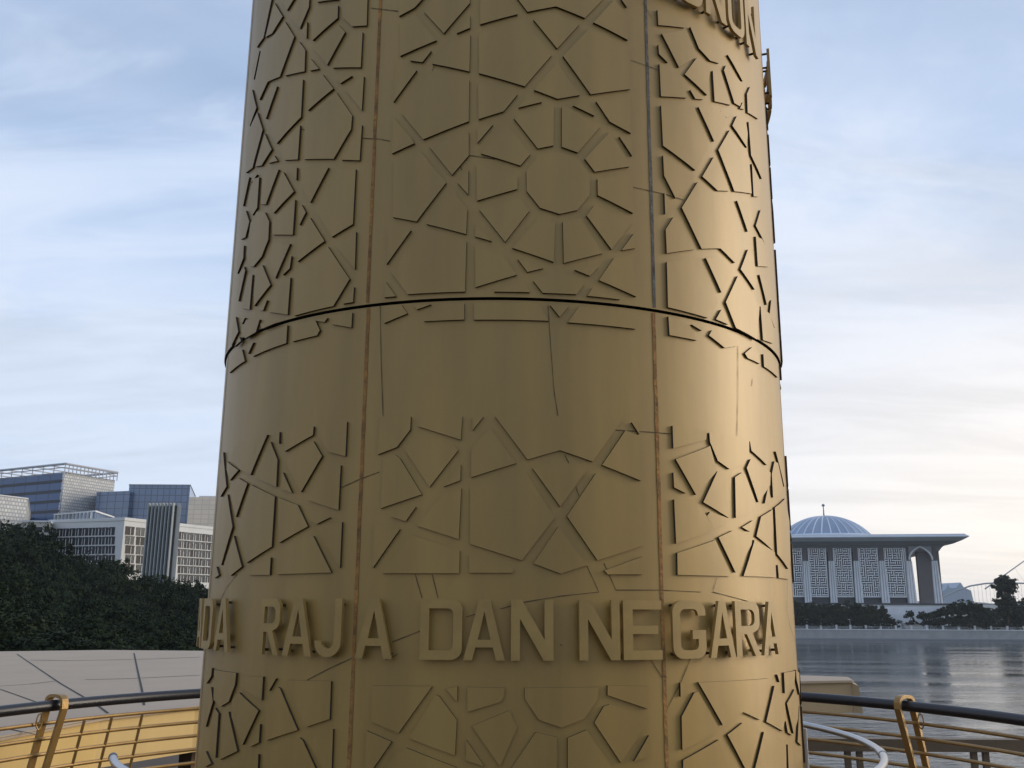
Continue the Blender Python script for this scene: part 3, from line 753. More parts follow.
def crown_mesh(name, lobes, n, leaf, seed, m):
    """leaf-sized faces spread over clumps in the crown volume"""
    rnd = random.Random(seed); vs = []; fs = []
    wts = [l[3]**2 for l in lobes]
    clumps = []
    for l in rnd.choices(lobes, wts, k=max(40, n//28)):
        d = Vector((rnd.gauss(0,1), rnd.gauss(0,1), rnd.gauss(0,1))).normalized()
        if d.z < -0.3: d.z *= 0.4
        rr = l[3]*rnd.uniform(0.62, 1.06)
        clumps.append((Vector((l[0]+d.x*rr, l[1]+d.y*rr, l[2]+d.z*rr*0.72)), d, l[3]*rnd.uniform(0.13, 0.30)))
    for i in range(n):
        c, d, r = rnd.choice(clumps)
        o = Vector((rnd.gauss(0,.5), rnd.gauss(0,.5), rnd.gauss(0,.36)))*r
        p = c + o
        nn = (d*0.7 + Vector((rnd.uniform(-1,1), rnd.uniform(-1,1), rnd.uniform(-.2,1.2)))).normalized()
        t = nn.cross(Vector((rnd.uniform(-1,1), rnd.uniform(-1,1), rnd.uniform(-1,1)))).normalized()
        u = nn.cross(t); s = leaf*rnd.uniform(0.6, 1.4)
        k = len(vs)
        vs += [p - t*s, p - u*s*0.55, p + t*s, p + u*s*0.55]; fs.append((k, k+1, k+2, k+3))
    # inner dark core so that the crown is not see-through everywhere
    me = bpy.data.meshes.new(name); me.from_pydata([tuple(v) for v in vs], [], fs); me.materials.append(m); me.update()
    return me
def trunk_mesh(h, r, lobes, seed):
    rnd = random.Random(seed); mb = MB()
    mb.tube([(0,0,-1.5),(0.05*h*rnd.uniform(-.4,.4),0,h*0.3),(0,0.03*h,h*0.62)], [r*1.25, r*0.9, r*0.6], 8)
    for l in lobes[:5]:
        mb.tube([(0,0.02*h,h*0.45),((l[0])*0.5, l[1]*0.5, h*0.45+(l[2]-h*0.45)*0.6),(l[0],l[1],l[2])], [r*0.5, r*0.3, r*0.1], 6)
    return mb
def make_lobes(seed, h, spread, n, lo=0.52):
    rnd = random.Random(seed); out = [(0,0,h*0.74,spread*0.62)]
    for i in range(n):
        a = i*2.399 + rnd.uniform(-.3,.3); q = spread*rnd.uniform(0.35, 0.75)
        out.append((q*math.cos(a), q*math.sin(a), h*rnd.uniform(lo, 0.86), spread*rnd.uniform(0.30, 0.5)))
    return out
PROTO = {}
def proto(kind, h, spread, nl, n, leaf, seed, m, lo=0.42):
    lobes = make_lobes(seed, h, spread, nl, lo)
    PROTO[kind] = (crown_mesh('crown', lobes, n, leaf, seed, m), trunk_mesh(h, 0.022*h, lobes, seed), h)
proto('broad1', 10, 4.6, 9, 9000, 0.17, 1, leaf_a)
proto('broad2', 10, 5.2, 11, 9000, 0.18, 2, leaf_a)
proto('broad3', 10, 4.2, 8, 8000, 0.17, 3, leaf_a)
proto('olive', 10, 4.4, 9, 8000, 0.18, 4, leaf_b)
proto('far1', 10, 5.4, 12, 3600, 0.36, 5, leaf_a, 0.24)
proto('far2', 10, 6.4, 13, 3600, 0.36, 6, leaf_b, 0.16)
proto('far3', 10, 4.2, 9, 3000, 0.34, 7, leaf_a, 0.26)
trunks = {}
def tree(kind, x, y, z, h, name, label, group=None, sx=1.0, rz=None):
    cm, tm, ph = PROTO[kind]; s = h/ph
    t = thing(name, label, 'tree', (x, y, z), random.uniform(0, 6.28) if rz is None else rz, group)
    c = bpy.data.objects.new('crown', cm); COL.objects.link(c); c.parent = t; c.scale = (s*sx, s*sx, s)
    if kind not in trunks:
        o = tm.build('trunk', bark, t); trunks[kind] = o.data
    else:
        o = bpy.data.objects.new('trunk', trunks[kind]); COL.objects.link(o); o.parent = t
    o.scale = (s*sx, s*sx, s)
    return t
# dense grove on the left slope: the tops follow the dark tree line of the photograph
SKY_L = [(-140,500),(-60,505),(-20,512),(0,516),(20,522),(38,534),(60,546),(90,551),(120,560),(150,572),(175,578),(200,584),(230,588),(270,592),(320,596),(440,602),(620,606)]
def sky_y(px):
    for (a, b) in zip(SKY_L[:-1], SKY_L[1:]):
        if a[0] <= px <= b[0]: return a[1] + (b[1]-a[1])*(px-a[0])/(b[0]-a[0])
    return 606
rnd = random.Random(11)
GL = 'dark green leafy tree within the dense grove below the office blocks'
GG = 'trees of the grove on the left bank'
n_t = 0
for (Y, dpx, drop, jit) in ((190, 17, 0, 4), (165, 22, 11, 6), (140, 28, 26, 8), (118, 34, 44, 9), (100, 42, 62, 9), (84, 50, 80, 8)):
    px = -130 + rnd.uniform(0, dpx)
    while px < 440:
        top = sky_y(px) + drop + rnd.uniform(-2, jit)
        p = at_y(px, top, Y*rnd.uniform(0.95, 1.06))
        gz = left_h(p.x, p.y)
        h = p.z - gz
        if h > 3.0:
            tree(rnd.choice(['broad1','broad2','broad3','olive' if rnd.random() < .3 else 'broad1']), p.x, p.y, gz, h, 'grove_tree', GL, GG, sx=min(1.4, max(0.8, 11.0/h)))
            n_t += 1
        px += dpx*rnd.uniform(0.75, 1.2)
# the tree that pokes highest at the left edge
# ------------------------------------------------------------------ office blocks on the left
glass_blue = grid_mat('blue_glass_bands', (0.055, 0.105, 0.22), (0.03, 0.05, 0.10), 3.2, 40.0, 0.12, rough=0.3, var=0.12, spec=0.4)
glass_pale = grid_mat('pale_blue_glass', (0.13, 0.185, 0.29), (0.055, 0.075, 0.12), 2.6, 2.9, 0.16, rough=0.18, var=0.14, spec=0.8)
clad_grey = grid_mat('grey_slat_cladding', (0.56, 0.55, 0.52), (0.26, 0.27, 0.29), 1.7, 1.3, 0.24, rough=0.6, var=0.25, offset=0.5)
clad_beige = grid_mat('beige_cladding_sun_tint', (0.85, 0.70, 0.53), (0.66, 0.54, 0.41), 3.0, 1.9, 0.14, rough=0.6, var=0.10)  # warm low sun on this beige block is put into its base colours
white_p = mat('white_render', (0.62, 0.62, 0.61), rough=0.7, var=0.12, vscale=0.15)
cream_p = mat('cream_render', (0.50, 0.46, 0.40), rough=0.7, var=0.12, vscale=0.15)
win_d = mat('dark_window_glass', (0.018, 0.021, 0.028), rough=0.3, spec=0.25)
win_b = mat('brown_blind_window', (0.040, 0.030, 0.027), rough=0.5, spec=0.2)
fin_p = mat('pale_fin', (0.33, 0.34, 0.33), rough=0.6)
fin_d = mat('dark_fin_recess', (0.012, 0.016, 0.020), rough=0.3)
steel_w = mat('light_steel', (0.36, 0.36, 0.37), rough=0.5)
def hz(px, py, Y): return at_y(px, py, Y)
class Wall:
    """vertical wall plane between two plan points given by photo columns and distances"""
    def __init__(s, p0, p1):
        s.a = Vector((p0[0], p0[1], 0)); s.b = Vector((p1[0], p1[1], 0))
        s.d = (s.b - s.a).normalized(); s.n = Vector((s.d.y, -s.d.x, 0)); s.L = (s.b-s.a).length
    def uz(s, px, py):
        p = on_plane(px, py, s.a, s.n); return (p - s.a).dot(s.d), p.z
    def p(s, u, z, w=0.0): return s.a + s.d*u + s.n*w + Vector((0,0,z))
    def slab(s, mb, u0, u1, z0, z1, w0, w1, mi=0):
        q = [s.p(u0,z0,w0), s.p(u1,z0,w0), s.p(u1,z0,w1), s.p(u0,z0,w1), s.p(u0,z1,w0), s.p(u1,z1,w0), s.p(u1,z1,w1), s.p(u0,z1,w1)]
        mb.add(q, [(0,1,2,3),(4,7,6,5),(0,4,5,1),(1,5,6,2),(2,6,7,3),(3,7,4,0)], mi)
def plan(px, Y, py=590):
    p = at_y(px, py, Y); return (p.x, p.y)
GZ = -6.0
def block(parent, name, pts, z0, z1, m):
    mb = MB(); mb.prism(pts, z0, z1); return under(mb.build(name, m), parent)
def newthing(name, label, cat, pts, group=None):
    c = (sum(p[0] for p in pts)/len(pts), sum(p[1] for p in pts)/len(pts), GZ)
    t = thing(name, label, cat, c, 0, group); bpy.context.view_layer.update(); return t
def zof(px, py, Y): return at_y(px, py, Y).z
OG = 'office buildings behind the grove'

# 1. big glass block with an open roof frame; leans out towards the top
A = plan(64, 400, 470); B = plan(-70, 450, 470); C = plan(116, 427, 470); D = (B[0]+C[0]-A[0], B[1]+C[1]-A[1])
t = newthing('glass_office_block', 'blue glass office block with open steel frame on its roof at the far left', 'building', [A, B, C, D], OG)
ztop = zof(64, 472, 400)
def lean(poly, z0, z1, k):
    cx = sum(p[0] for p in poly)/4; cy = sum(p[1] for p in poly)/4
    lo = [(cx+(p[0]-cx)*k, cy+(p[1]-cy)*k) for p in poly]
    return [(*p, z0) for p in lo] + [(*p, z1) for p in poly]
vs = lean([B, A, C, D], GZ, ztop, 1.0)
for nm, face, m in (('glass_facade', (0,1,5,4), glass_blue), ('slatted_wall', (1,2,6,5), clad_grey), ('slatted_wall', (2,3,7,6), clad_grey), ('glass_facade', (3,0,4,7), glass_blue), ('roof', (4,5,6,7), white_p)):
    # each wall a 0.6 m thick slab
    q = [Vector(vs[i]) for i in face]
    nrm = (q[1]-q[0]).cross(q[3]-q[0]).normalized()*0.6
    c = sum(q, Vector())/4; ctr = sum((Vector(v) for v in vs), Vector())/8
    if nrm.dot(c-ctr) > 0: nrm = -nrm
    mb = MB(); mb.add(q + [p+nrm for p in q], [(0,1,2,3),(4,7,6,5),(0,4,5,1),(1,5,6,2),(2,6,7,3),(3,7,4,0)])
    under(mb.build(nm, m), t)
WL, WR = Wall(B, A), Wall(A, C)
for W in (WL, WR):
    # dark floor bands
    if W is WL:
        for k in range(7):
            z = ztop - 3.2 - 4.3*k
            mb = MB(); W.slab(mb, 0.1, W.L-0.1, z-1.15, z, 0.02, 0.2)
            under(mb.build('floor_band', MATS['dark_window_glass']), t)
zr = zof(64, 464, 400)
mb = MB()
P = [Vector((*q, 0)) for q in (B, A, C, D)]
ctr = sum(P, Vector())/4
for i in range(4):
    a, b_ = P[i]+(P[i]-ctr)*0.02, P[(i+1)%4]+(P[(i+1)%4]-ctr)*0.02
    nseg = 14
    for k in range(nseg):
        q = a + (b_-a)*(k/nseg)
        mb.tube([q+Vector((0,0,ztop-0.2)), q+Vector((0,0,zr))], 0.22, 5)
    mb.tube([a+Vector((0,0,zr)), b_+Vector((0,0,zr))], 0.55, 6)
    mb.tube([a+Vector((0,0,(zr*0.55+ztop*0.45))), b_+Vector((0,0,(zr*0.55+ztop*0.45)))], 0.2, 5)
for k in range(1, 10):
    a = P[0]+(P[1]-P[0])*(k/10); b_ = P[3]+(P[2]-P[3])*(k/10)
    mb.tube([a+Vector((0,0,zr)), b_+Vector((0,0,zr))], 0.3, 5)
under(mb.build('roof_frame', steel_w), t)

# 2. low grey clad block in front, far left
A = plan(27.5, 330, 499); B = plan(-60, 300, 499); C = plan(34, 420, 499); D = (B[0]+C[0]-A[0], B[1]+C[1]-A[1])
t = newthing('clad_office_block', 'pale grey tile clad block cut by the left edge of the view', 'building', [A,B,C,D], OG)
block(t, 'wall', [B,A,C,D], GZ, zof(27,499,330), clad_grey)
block(t, 'parapet', offs([B,A,C,D], 0.3) if True else None, zof(27,499,330)+0.005, zof(27,498,330), white_p)

# 3. cream block just above the trees
A = plan(50, 300, 523); B = plan(24, 300, 523); C = plan(56, 330, 523); D = plan(24, 330, 523)
t = newthing('cream_building', 'small cream building with dark window openings, low at the left above the trees', 'building', [A,B,C,D], OG)
block(t, 'wall', [B,A,C,D], GZ, zof(40,522.5,300), cream_p)
block(t, 'cornice', offs([B,A,C,D], 0.6), zof(40,522.4,300), zof(40,520.5,300), white_p)
W = Wall(B, A)
for r_, (y0, y1) in enumerate(((527,532.5),(537.5,543))):
    for (x0, x1) in ((27,31.5),(35.5,42),(45,48.5)):
        u0, z1 = W.uz(x0, y0); u1, z0 = W.uz(x1, y1)
        mb = MB(); W.slab(mb, u0, u1, z0, z1, 0.02, 0.18); under(mb.build('window', win_d), t)

# 4. white office: two wings meeting at px 125
A = plan(124, 300, 526); B = plan(49, 311, 526); C = plan(216, 338, 526); 
D = (B[0]+C[0]-A[0], B[1]+C[1]-A[1])
t = newthing('white_office', 'white office with rows of dark square windows in two wings', 'building', [A,B,C,D], OG)
zt4 = zof(124, 520.5, 300)
block(t, 'wall', [B,A,C,D], GZ, zt4, white_p)
block(t, 'parapet', offs([B,A,C,D], 0.35), zt4+0.005, zt4+1.0, white_p)
WL, WR = Wall(B, A), Wall(A, C)
def windows(W, xs, rows, wfrac, m_pick, name='window'):
    for (y0, y1, xl, xr, yl0, yr0) in rows:
        pass
def win_grid(W, px0, px1, ncol, pyl, pyr, hl, hr, nrow, pitch_l, pitch_r, frac, pick):
    """windows between photo columns; rows given by top at both ends"""
    for r_ in range(nrow):
        ua, za1 = W.uz(px0, pyl + r_*pitch_l); _, za0 = W.uz(px0, pyl + r_*pitch_l + hl)
        ub, zb1 = W.uz(px1, pyr + r_*pitch_r); _, zb0 = W.uz(px1, pyr + r_*pitch_r + hr)
        z1, z0 = 0.5*(za1+zb1), 0.5*(za0+zb0)
        for k in range(ncol):
            u0 = ua + (ub-ua)*k/ncol; u1 = u0 + (ub-ua)/ncol*frac
            um = u0 + (u1-u0)*random.uniform(0.4, 0.6)
            mb = MB(); W.slab(mb, u0, u1, z0, z1, 0.02, 0.10)
            W.slab(mb, u0, u1, z1-(z1-z0)*random.uniform(.06,.3), z1+0.25, 0.105, 0.22)
            o = under(mb.build('window', pick(r_, k)), t)
            mb = MB(); W.slab(mb, um-0.10, um+0.10, z0, z1-0.1, 0.105, 0.26)
            f = mb.build('mullion', white_p); f.parent = o; 
win_grid(WL, 51, 116, 10, 530, 527.5, 7.0, 7.2, 5, 9.0, 9.3, 0.88, lambda r, k: win_d)
win_grid(WR, 125.5, 147, 2, 528, 528, 7.6, 7.6, 5, 9.3, 9.3, 0.80, lambda r, k: win_b if (k+r) % 2 == 0 else win_d)
win_grid(WR, 178, 214, 6, 533, 535, 6.6, 6.6, 6, 8.4, 8.2, 0.86, lambda r, k: win_b if (k*3+r) % 4 == 0 else win_d)
# set-back top storey with fins
A2 = plan(95, 318, 512); B2 = plan(57, 332, 512); C2 = plan(112, 340, 512); D2 = (B2[0]+C2[0]-A2[0], B2[1]+C2[1]-A2[1])
zp0, zp1 = zt4+1.0, zof(95, 512, 318)
block(t, 'top_storey', [B2,A2,C2,D2], zp0+0.01, zp1, MATS['pale_blue_glass'])
W2 = Wall(B2, A2)
for k in range(11):
    u = W2.L*k/10.5
    mb = MB(); W2.slab(mb, u, u+0.3, zp0+0.01, zp1, 0.02, 0.9); under(mb.build('fin', white_p), t)
block(t, 'roof', offs([B2,A2,C2,D2], 1.0), zp1+0.006, zp1+0.5, white_p)

# 5. pale blue glass blocks behind
A = plan(190, 405, 489); B = plan(129, 405, 489); C = plan(196, 450, 489); D = plan(134, 450, 489)
t = newthing('glass_tower_block', 'pale blue curtain wall block, the taller stepped one behind the white office', 'building', [A,B,C,D], OG)
block(t, 'curtain_wall', [B,A,C,D], GZ, zof(160,485,405), glass_pale)
A = plan(130, 402, 491); B = plan(97, 408, 491); C = plan(136, 430, 491); D = plan(102, 436, 491)
block(t, 'lower_wing', [B,A,C,D], GZ, zof(115,491.5,405), glass_pale)
block(t, 'roof_edge', offs([plan(129,405,489),plan(190,405,489),plan(196,450,489),plan(134,450,489)], 0.3), zof(160,485,405)+0.01, zof(160,484.4,405), steel_w)

# 6. beige block
A = plan(222, 380, 499); B = plan(189, 380, 499); C = plan(224, 410, 499); D = plan(192, 410, 499)
t = newthing('beige_office', 'warm beige clad block with low sun warmth in its colour beside the monument', 'building', [A,B,C,D], OG)
block(t, 'wall', [B,A,C,D], GZ, zof(200,497,380), clad_beige)
block(t, 'roof_plant', [plan(199, 385, 499),plan(216, 385, 499),plan(217, 400, 499),plan(200, 400, 499)], zof(200,497,380)+0.01, zof(200,494.5,380), white_p)

# 7. fin tower in front of the white office
A = plan(177, 288, 508); B = plan(149, 290, 508); C = plan(178, 297, 508); D = plan(152, 299, 508)
t = newthing('finned_tower', 'narrow tower of dark vertical fins with pale tips in front of the white office', 'building', [A,B,C,D], OG)
block(t, 'core', [B,A,C,D], GZ, zof(163,506,290), fin_d)
W = Wall(B, A)
for k in range(8):
    u = W.L*(k+0.15)/8
    za, zb_ = zof(163, 503.5, 290) , GZ
    mb = MB(); W.slab(mb, u, u+0.32, zb_, za, 0.02, 1.0); under(mb.build('fin', fin_p), t)
WR_ = Wall(A, C)
for k in range(4):
    u = WR_.L*(k+0.2)/4
    mb = MB(); WR_.slab(mb, u, u+0.42, GZ, zof(163,503.5,290), 0.02, 1.0); under(mb.build('fin', fin_p), t)
# ------------------------------------------------------------------ the mosque across the lake
concrete = mat('mosque_pale_stone', (0.72, 0.745, 0.77), rough=0.6, var=0.12, vscale=0.2)
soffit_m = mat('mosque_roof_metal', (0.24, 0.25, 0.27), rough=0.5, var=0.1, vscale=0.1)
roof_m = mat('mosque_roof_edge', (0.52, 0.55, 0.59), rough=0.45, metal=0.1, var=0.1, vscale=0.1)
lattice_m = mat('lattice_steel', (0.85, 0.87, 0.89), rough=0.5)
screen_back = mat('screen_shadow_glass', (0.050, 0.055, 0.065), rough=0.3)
dome_m = mat('dome_blue_steel', (0.27, 0.33, 0.43), rough=0.35, metal=0.3, var=0.15, vscale=0.1)
rib_m = mat('dome_pale_rib', (0.56, 0.63, 0.72), rough=0.4, metal=0.2)
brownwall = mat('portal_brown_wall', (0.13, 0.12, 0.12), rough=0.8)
MY, MPHI = 515.0, R_(11)
mo = at_y(828, 603, MY)
mosque = thing('domed_mosque', 'large mosque with blue ribbed dome, lattice screens and broad overhanging roof across the lake', 'mosque', (mo.x, mo.y, 0))
bpy.context.view_layer.update()
MW = Wall((mo.x, mo.y), (mo.x + math.cos(MPHI), mo.y - math.sin(MPHI)))   # u to the right, n towards the lake
def mp(px, py): return MW.uz(px, py)
def mslab(name, u0, u1, z0, z1, w0, w1, m, parent=None):
    mb = MB(); MW.slab(mb, u0, u1, z0, z1, w0, w1); o = mb.build(name, m)
    if parent is None: return under(o, mosque)
    o.parent = parent; return o
zbase = mp(860, 604.5)[1]
utip = mp(963, 537)[0]
zr_t = mp(880, 536.5)[1]; zr_b = mp(880, 543.0)[1]
zs_t = mp(870, 545.8)[1]; zs_b = mp(850, 597.3)[1]
uR = mp(942, 570)[0]
UL = -uR; DEPTH = 2*uR
# roof plate with bevelled upturned eaves
mb = MB()
ov = utip - uR
def sq(e, z): return [MW.p(UL-e, z, e), MW.p(uR+e, z, e), MW.p(uR+e, z, -DEPTH-e), MW.p(UL-e, z, -DEPTH-e)]
def shell(name, levels, m):
    vs = []; fs = []
    for e, z in levels: vs += sq(e, z)
    for k in range(len(levels)-1):
        for i in range(4): fs.append((4*k+i, 4*k+(i+1)%4, 4*k+4+(i+1)%4, 4*k+4+i))
    fs.append(tuple(range(4*len(levels)-4, 4*len(levels)))); fs.append((3,2,1,0))
    mb = MB(); mb.add(vs, fs); under(mb.build(name, m), mosque)
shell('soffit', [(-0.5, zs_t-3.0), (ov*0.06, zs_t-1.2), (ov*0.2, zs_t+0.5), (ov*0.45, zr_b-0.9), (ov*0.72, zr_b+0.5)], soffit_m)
shell('roof', [(ov*0.74, zr_b+0.55), (ov*1.0, zr_t-1.1), (ov*0.99, zr_t-0.7), (ov*0.9, zr_t), (ov*0.3, zr_t+0.3)], roof_m)
mb = MB()
for i in range(4):
    a, b_ = sq(ov*0.86, zr_t+0.2)[i], sq(ov*0.86, zr_t+0.2)[(i+1)%4]
    mb.tube([a, b_], 0.35, 6)
under(mb.build('gutter', concrete), mosque)
# body behind the screens
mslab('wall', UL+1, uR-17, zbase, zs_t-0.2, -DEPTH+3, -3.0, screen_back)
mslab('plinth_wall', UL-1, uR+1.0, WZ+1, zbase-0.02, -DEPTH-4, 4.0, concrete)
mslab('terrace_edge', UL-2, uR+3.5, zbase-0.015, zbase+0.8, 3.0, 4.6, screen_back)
# lattice screens: maze of bars
def lattice(u0, u1, z0, z1, seed):
    rnd = random.Random(seed); mb = MB()
    nx_, nz_ = 8, 20
    du, dz = (u1-u0)/nx_, (z1-z0)/nz_
    for i in range(nx_):
        for j in range(nz_):
            a, c = u0+i*du, z0+j*dz
            if rnd.random() < 0.5: MW.slab(mb, a, a+du*1.02, c+dz*.25, c+dz*.66, 0.30, 0.62)
            else: MW.slab(mb, a+du*.25, a+du*.66, c, c+dz*1.02, 0.32, 0.60)
    return mb
def screen(px0, px1, seed, name='lattice_screen', u0=None, u1=None):
    if u0 is None: u0, u1 = mp(px0, 570)[0], mp(px1, 570)[0]
    o = under(lattice(u0+0.6, u1-0.6, zs_b+0.7, zs_t-0.7, seed).build(name, lattice_m), mosque)
    mb = MB()
    MW.slab(mb, u0, u1, zs_t-0.7, zs_t, 0.2, 0.8); MW.slab(mb, u0, u1, zs_b, zs_b+0.7, 0.2, 0.8)
    MW.slab(mb, u0, u0+0.6, zs_b+0.7, zs_t-0.7, 0.2, 0.8); MW.slab(mb, u1-0.6, u1, zs_b+0.7, zs_t-0.7, 0.2, 0.8)
    f = mb.build('frame', concrete); f.parent = o; f.matrix_parent_inverse = o.matrix_world.inverted() if False else Matrix.Translation((-mo.x, -mo.y, 0)) if False else Matrix.Identity(4)
    return o
scr = [(783.5,802.8),(808.8,827),(834,852.2),(858.8,878.8),(884.4,905)]
for k, (a, b_) in enumerate(scr): screen(a, b_, k)
us = [mp(a, 570)[0] for a, _ in scr]; pitch_u = (us[-1]-us[0])/4; wid = mp(905,570)[0]-mp(884.4,570)[0]
for k in range(20):
    u1 = us[0] - pitch_u*k - (pitch_u-wid)
    if u1 - wid > UL: screen(0, 0, 20+k, u0=u1-wid, u1=u1)
# columns: fluted, leaning in at the top
def column(pxa, pxb):
    u0, u1 = (mp(pxa, 595)[0], mp(pxb, 595)[0]) if pxb is not None else (pxa-2.0, pxa+2.0); mid = 0.5*(u0+u1); hw = 0.5*(u1-u0)
    mb = MB(); z1 = mp(870, 561)[1]
    for s_ in (-0.62, 0.0, 0.62):
        vs = []
        for (z, k, w_) in ((zbase, 1.0, 3.6), ((zbase+z1)*0.5, 0.9, 2.8), (z1, 0.72, 2.0)):
            c = mid + s_*hw*k; h_ = hw*0.30*k
            vs += [MW.p(c-h_, z, w_-0.9), MW.p(c-h_*0.5, z, w_), MW.p(c+h_*0.5, z, w_), MW.p(c+h_, z, w_-0.9)]
        fs = []
        for k in range(2):
            for i in range(4): fs.append((4*k+i, 4*k+(i+1)%4, 4*k+4+(i+1)%4, 4*k+4+i))
        fs += [(0,1,2,3), (8,9,10,11)]
        mb.add(vs, fs)
    under(mb.build('column', concrete), mosque)
    mb = MB()
    for s_ in (-0.55, 0.0, 0.55): MW.slab(mb, mid+s_*hw*0.7-0.35, mid+s_*hw*0.7+0.35, z1+0.02, zs_t-0.6, -1.0, 0.9)
    under(mb.build('column_fin', brownwall), mosque)
for a, b_ in ((803.5,811.5),(829,837),(854,862.8),(880,889),(907,916),(932.5,941.5)): column(a, b_)
for k in range(20):
    u1 = us[0] - pitch_u*k - (pitch_u-wid)*0.5
    if k > 0 and u1 > UL: column(u1 - (pitch_u-wid)*0.0, None)
# corner portal with a pointed arch
uA0, uA1 = mp(910, 575)[0], mp(933, 575)[0]
zsp, zap = mp(920, 560)[1], mp(920, 547)[1]
um = 0.5*(uA0+uA1)
def arch_pts(u0, u1, zs, za, n=9):
    w_ = u1-u0; m_ = 0.5*(u0+u1); out = []
    for i in range(n+1):
        t = R_(180-60*i/n); out.append((u1 + w_*math.cos(t), zs + (za-zs)*math.sin(t)/math.sin(R_(60))))
    for i in range(n-1, -1, -1): out.append((2*m_-out[i][0], out[i][1]))
    return out
ap = arch_pts(uA0, uA1, zsp, zap)
mb = MB()
top = zs_t - 0.3
vs = []; fs = []
for (u, z) in ap: vs += [MW.p(u, z, 1.6), MW.p(u, top, 1.6), MW.p(u, z, -1.6), MW.p(u, top, -1.6)]
for i in range(len(ap)-1):
    a, c = 4*i, 4*i+4
    fs += [(a, c, c+1, a+1), (a+2, a+3, c+3, c+2), (a, a+2, c+2, c)]
mb.add(vs, fs); under(mb.build('arch_wall', soffit_m), mosque)
mb = MB(); mb.tube([MW.p(u, z, 1.9) for u, z in ap], 0.5, 6); under(mb.build('arch_rib', concrete), mosque)
u0b, u1b = mp(920.0, 580)[0], mp(933, 580)[0]
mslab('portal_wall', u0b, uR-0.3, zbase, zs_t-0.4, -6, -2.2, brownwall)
mslab('portal_pier', mp(907.5,590)[0], mp(910,590)[0], zbase, zs_t-0.4, -2, 0.6, concrete)
# dome
dz0, dz1 = mp(828, 538)[1], None
DV = -DEPTH*0.42
dc = MW.p(0.0, 0.0, DV)
# place by sight: centre column 828
dd = ray(827, 560); k_ = (dc - EYE).dot(MW.n)/dd.dot(MW.n); dc = EYE + dd*k_
Dy = dc.y
zb_d = at_y(828, 538.5, Dy).z; za_d = at_y(828, 516.0, Dy).z
rd = (at_y(873, 537, Dy) - at_y(828, 537, Dy)).x
mb = MB(); nprof = 12
H_ = za_d - zb_d
Rs = (H_*H_ + rd*rd)/(2*H_); amax = math.asin(min(1, rd/Rs))
prof = [(Rs*math.sin(amax*(1-i/nprof)), zb_d + H_ - Rs*(1-math.cos(amax*(1-i/nprof)))) for i in range(nprof+1)]
mb.lathe([(rd, zb_d-8)] + prof, 64, 0, (dc.x, dc.y)); dome = under(mb.build('dome', dome_m, smooth=True), mosque)
for k in range(32):
    a = 2*math.pi*k/32
    mb = MB(); mb.tube([(dc.x+(r+0.05)*math.sin(a), dc.y-(r+0.05)*math.cos(a), z) for r, z in prof[:-1]], [0.45*(1-0.7*i/nprof) for i in range(nprof)], 5)
    o = mb.build('rib', rib_m); o.parent = dome
mb = MB(); mb.lathe([(rd+0.7, zb_d-4), (rd+0.7, zb_d+0.9), (rd+0.1, zb_d+1.3)], 64, 0, (dc.x, dc.y)); o = mb.build('dome_ring', rib_m, smooth=True); o.parent = dome
zf = at_y(827, 505.5, Dy).z
mb = MB(); mb.tube([(dc.x, dc.y, za_d-0.5), (dc.x, dc.y, zf)], [0.5, 0.22], 8)
mb.lathe([(0.0, zf-0.9), (0.7, zf-0.5), (1.0, zf), (0.7, zf+0.7), (0, zf+1.0)], 12, 0, (dc.x, dc.y)); o = mb.build('finial', soffit_m, smooth=True); o.parent = dome

# ------------------------------------------------------------------ far shore: bank, promenade, trees, bridge
LY = 444.0
bank_m = mat('promenade_wall_stone', (0.38, 0.38, 0.37), rough=0.8, var=0.2, vscale=0.3)
pav_m = mat('promenade_paving', (0.33, 0.32, 0.30), rough=0.8, var=0.15, vscale=0.3)
PZ = at_y(880, 629.5, LY).z
mb = MB(); mb.box((-300, LY+0.6, WZ-3), (2500, 460, PZ-0.05)); tag(mb.build('promenade', pav_m), kind='structure')
mb = MB(); mb.box((-900, 460.1, WZ-3), (3000, 3800, PZ-0.4)); tag(mb.build('far_shore', soil_m), kind='structure')
pw = thing('promenade_wall', 'low pale embankment wall along the waterline below the mosque', 'wall', (150, LY, WZ))
bpy.context.view_layer.update()
mb = MB(); mb.box((-200, LY, WZ-1), (700, LY+0.59, PZ-0.2)); under(mb.build('wall_face', bank_m), pw)
mb = MB(); mb.box((-200, LY-0.25, PZ-0.195), (700, LY+0.7, PZ+0.15)); under(mb.build('coping', concrete), pw)
mb = MB(); mb.box((-200, LY-0.5, WZ-1), (700, LY-0.01, WZ+0.5)); under(mb.build('footing', soffit_m), pw)
bx = [807,821,836.5,850.5,866,881,896,911.5,927,943,959,975,991,1007.5,1024,1040]
for px in bx:
    p = at_y(px, 629, LY+0.3)
    mb = MB(); mb.box((-0.42,-0.2,0),(0.42,0.2,1.5)); mb.box((-0.55,-0.24,1.503),(0.55,0.24,1.75))
    o = mb.build('bollard', MATS['white_render'], loc=(p.x, p.y, PZ+0.155))
    tag(o, 'white bollard on the promenade wall across the lake', 'bollard', 'white bollards along the promenade wall')
lampw = mat('lamp_white', (0.55, 0.56, 0.56), rough=0.5)
lead = ['leftmost, beside the monument', 'second from the monument', 'third from the monument', 'fourth from the monument']
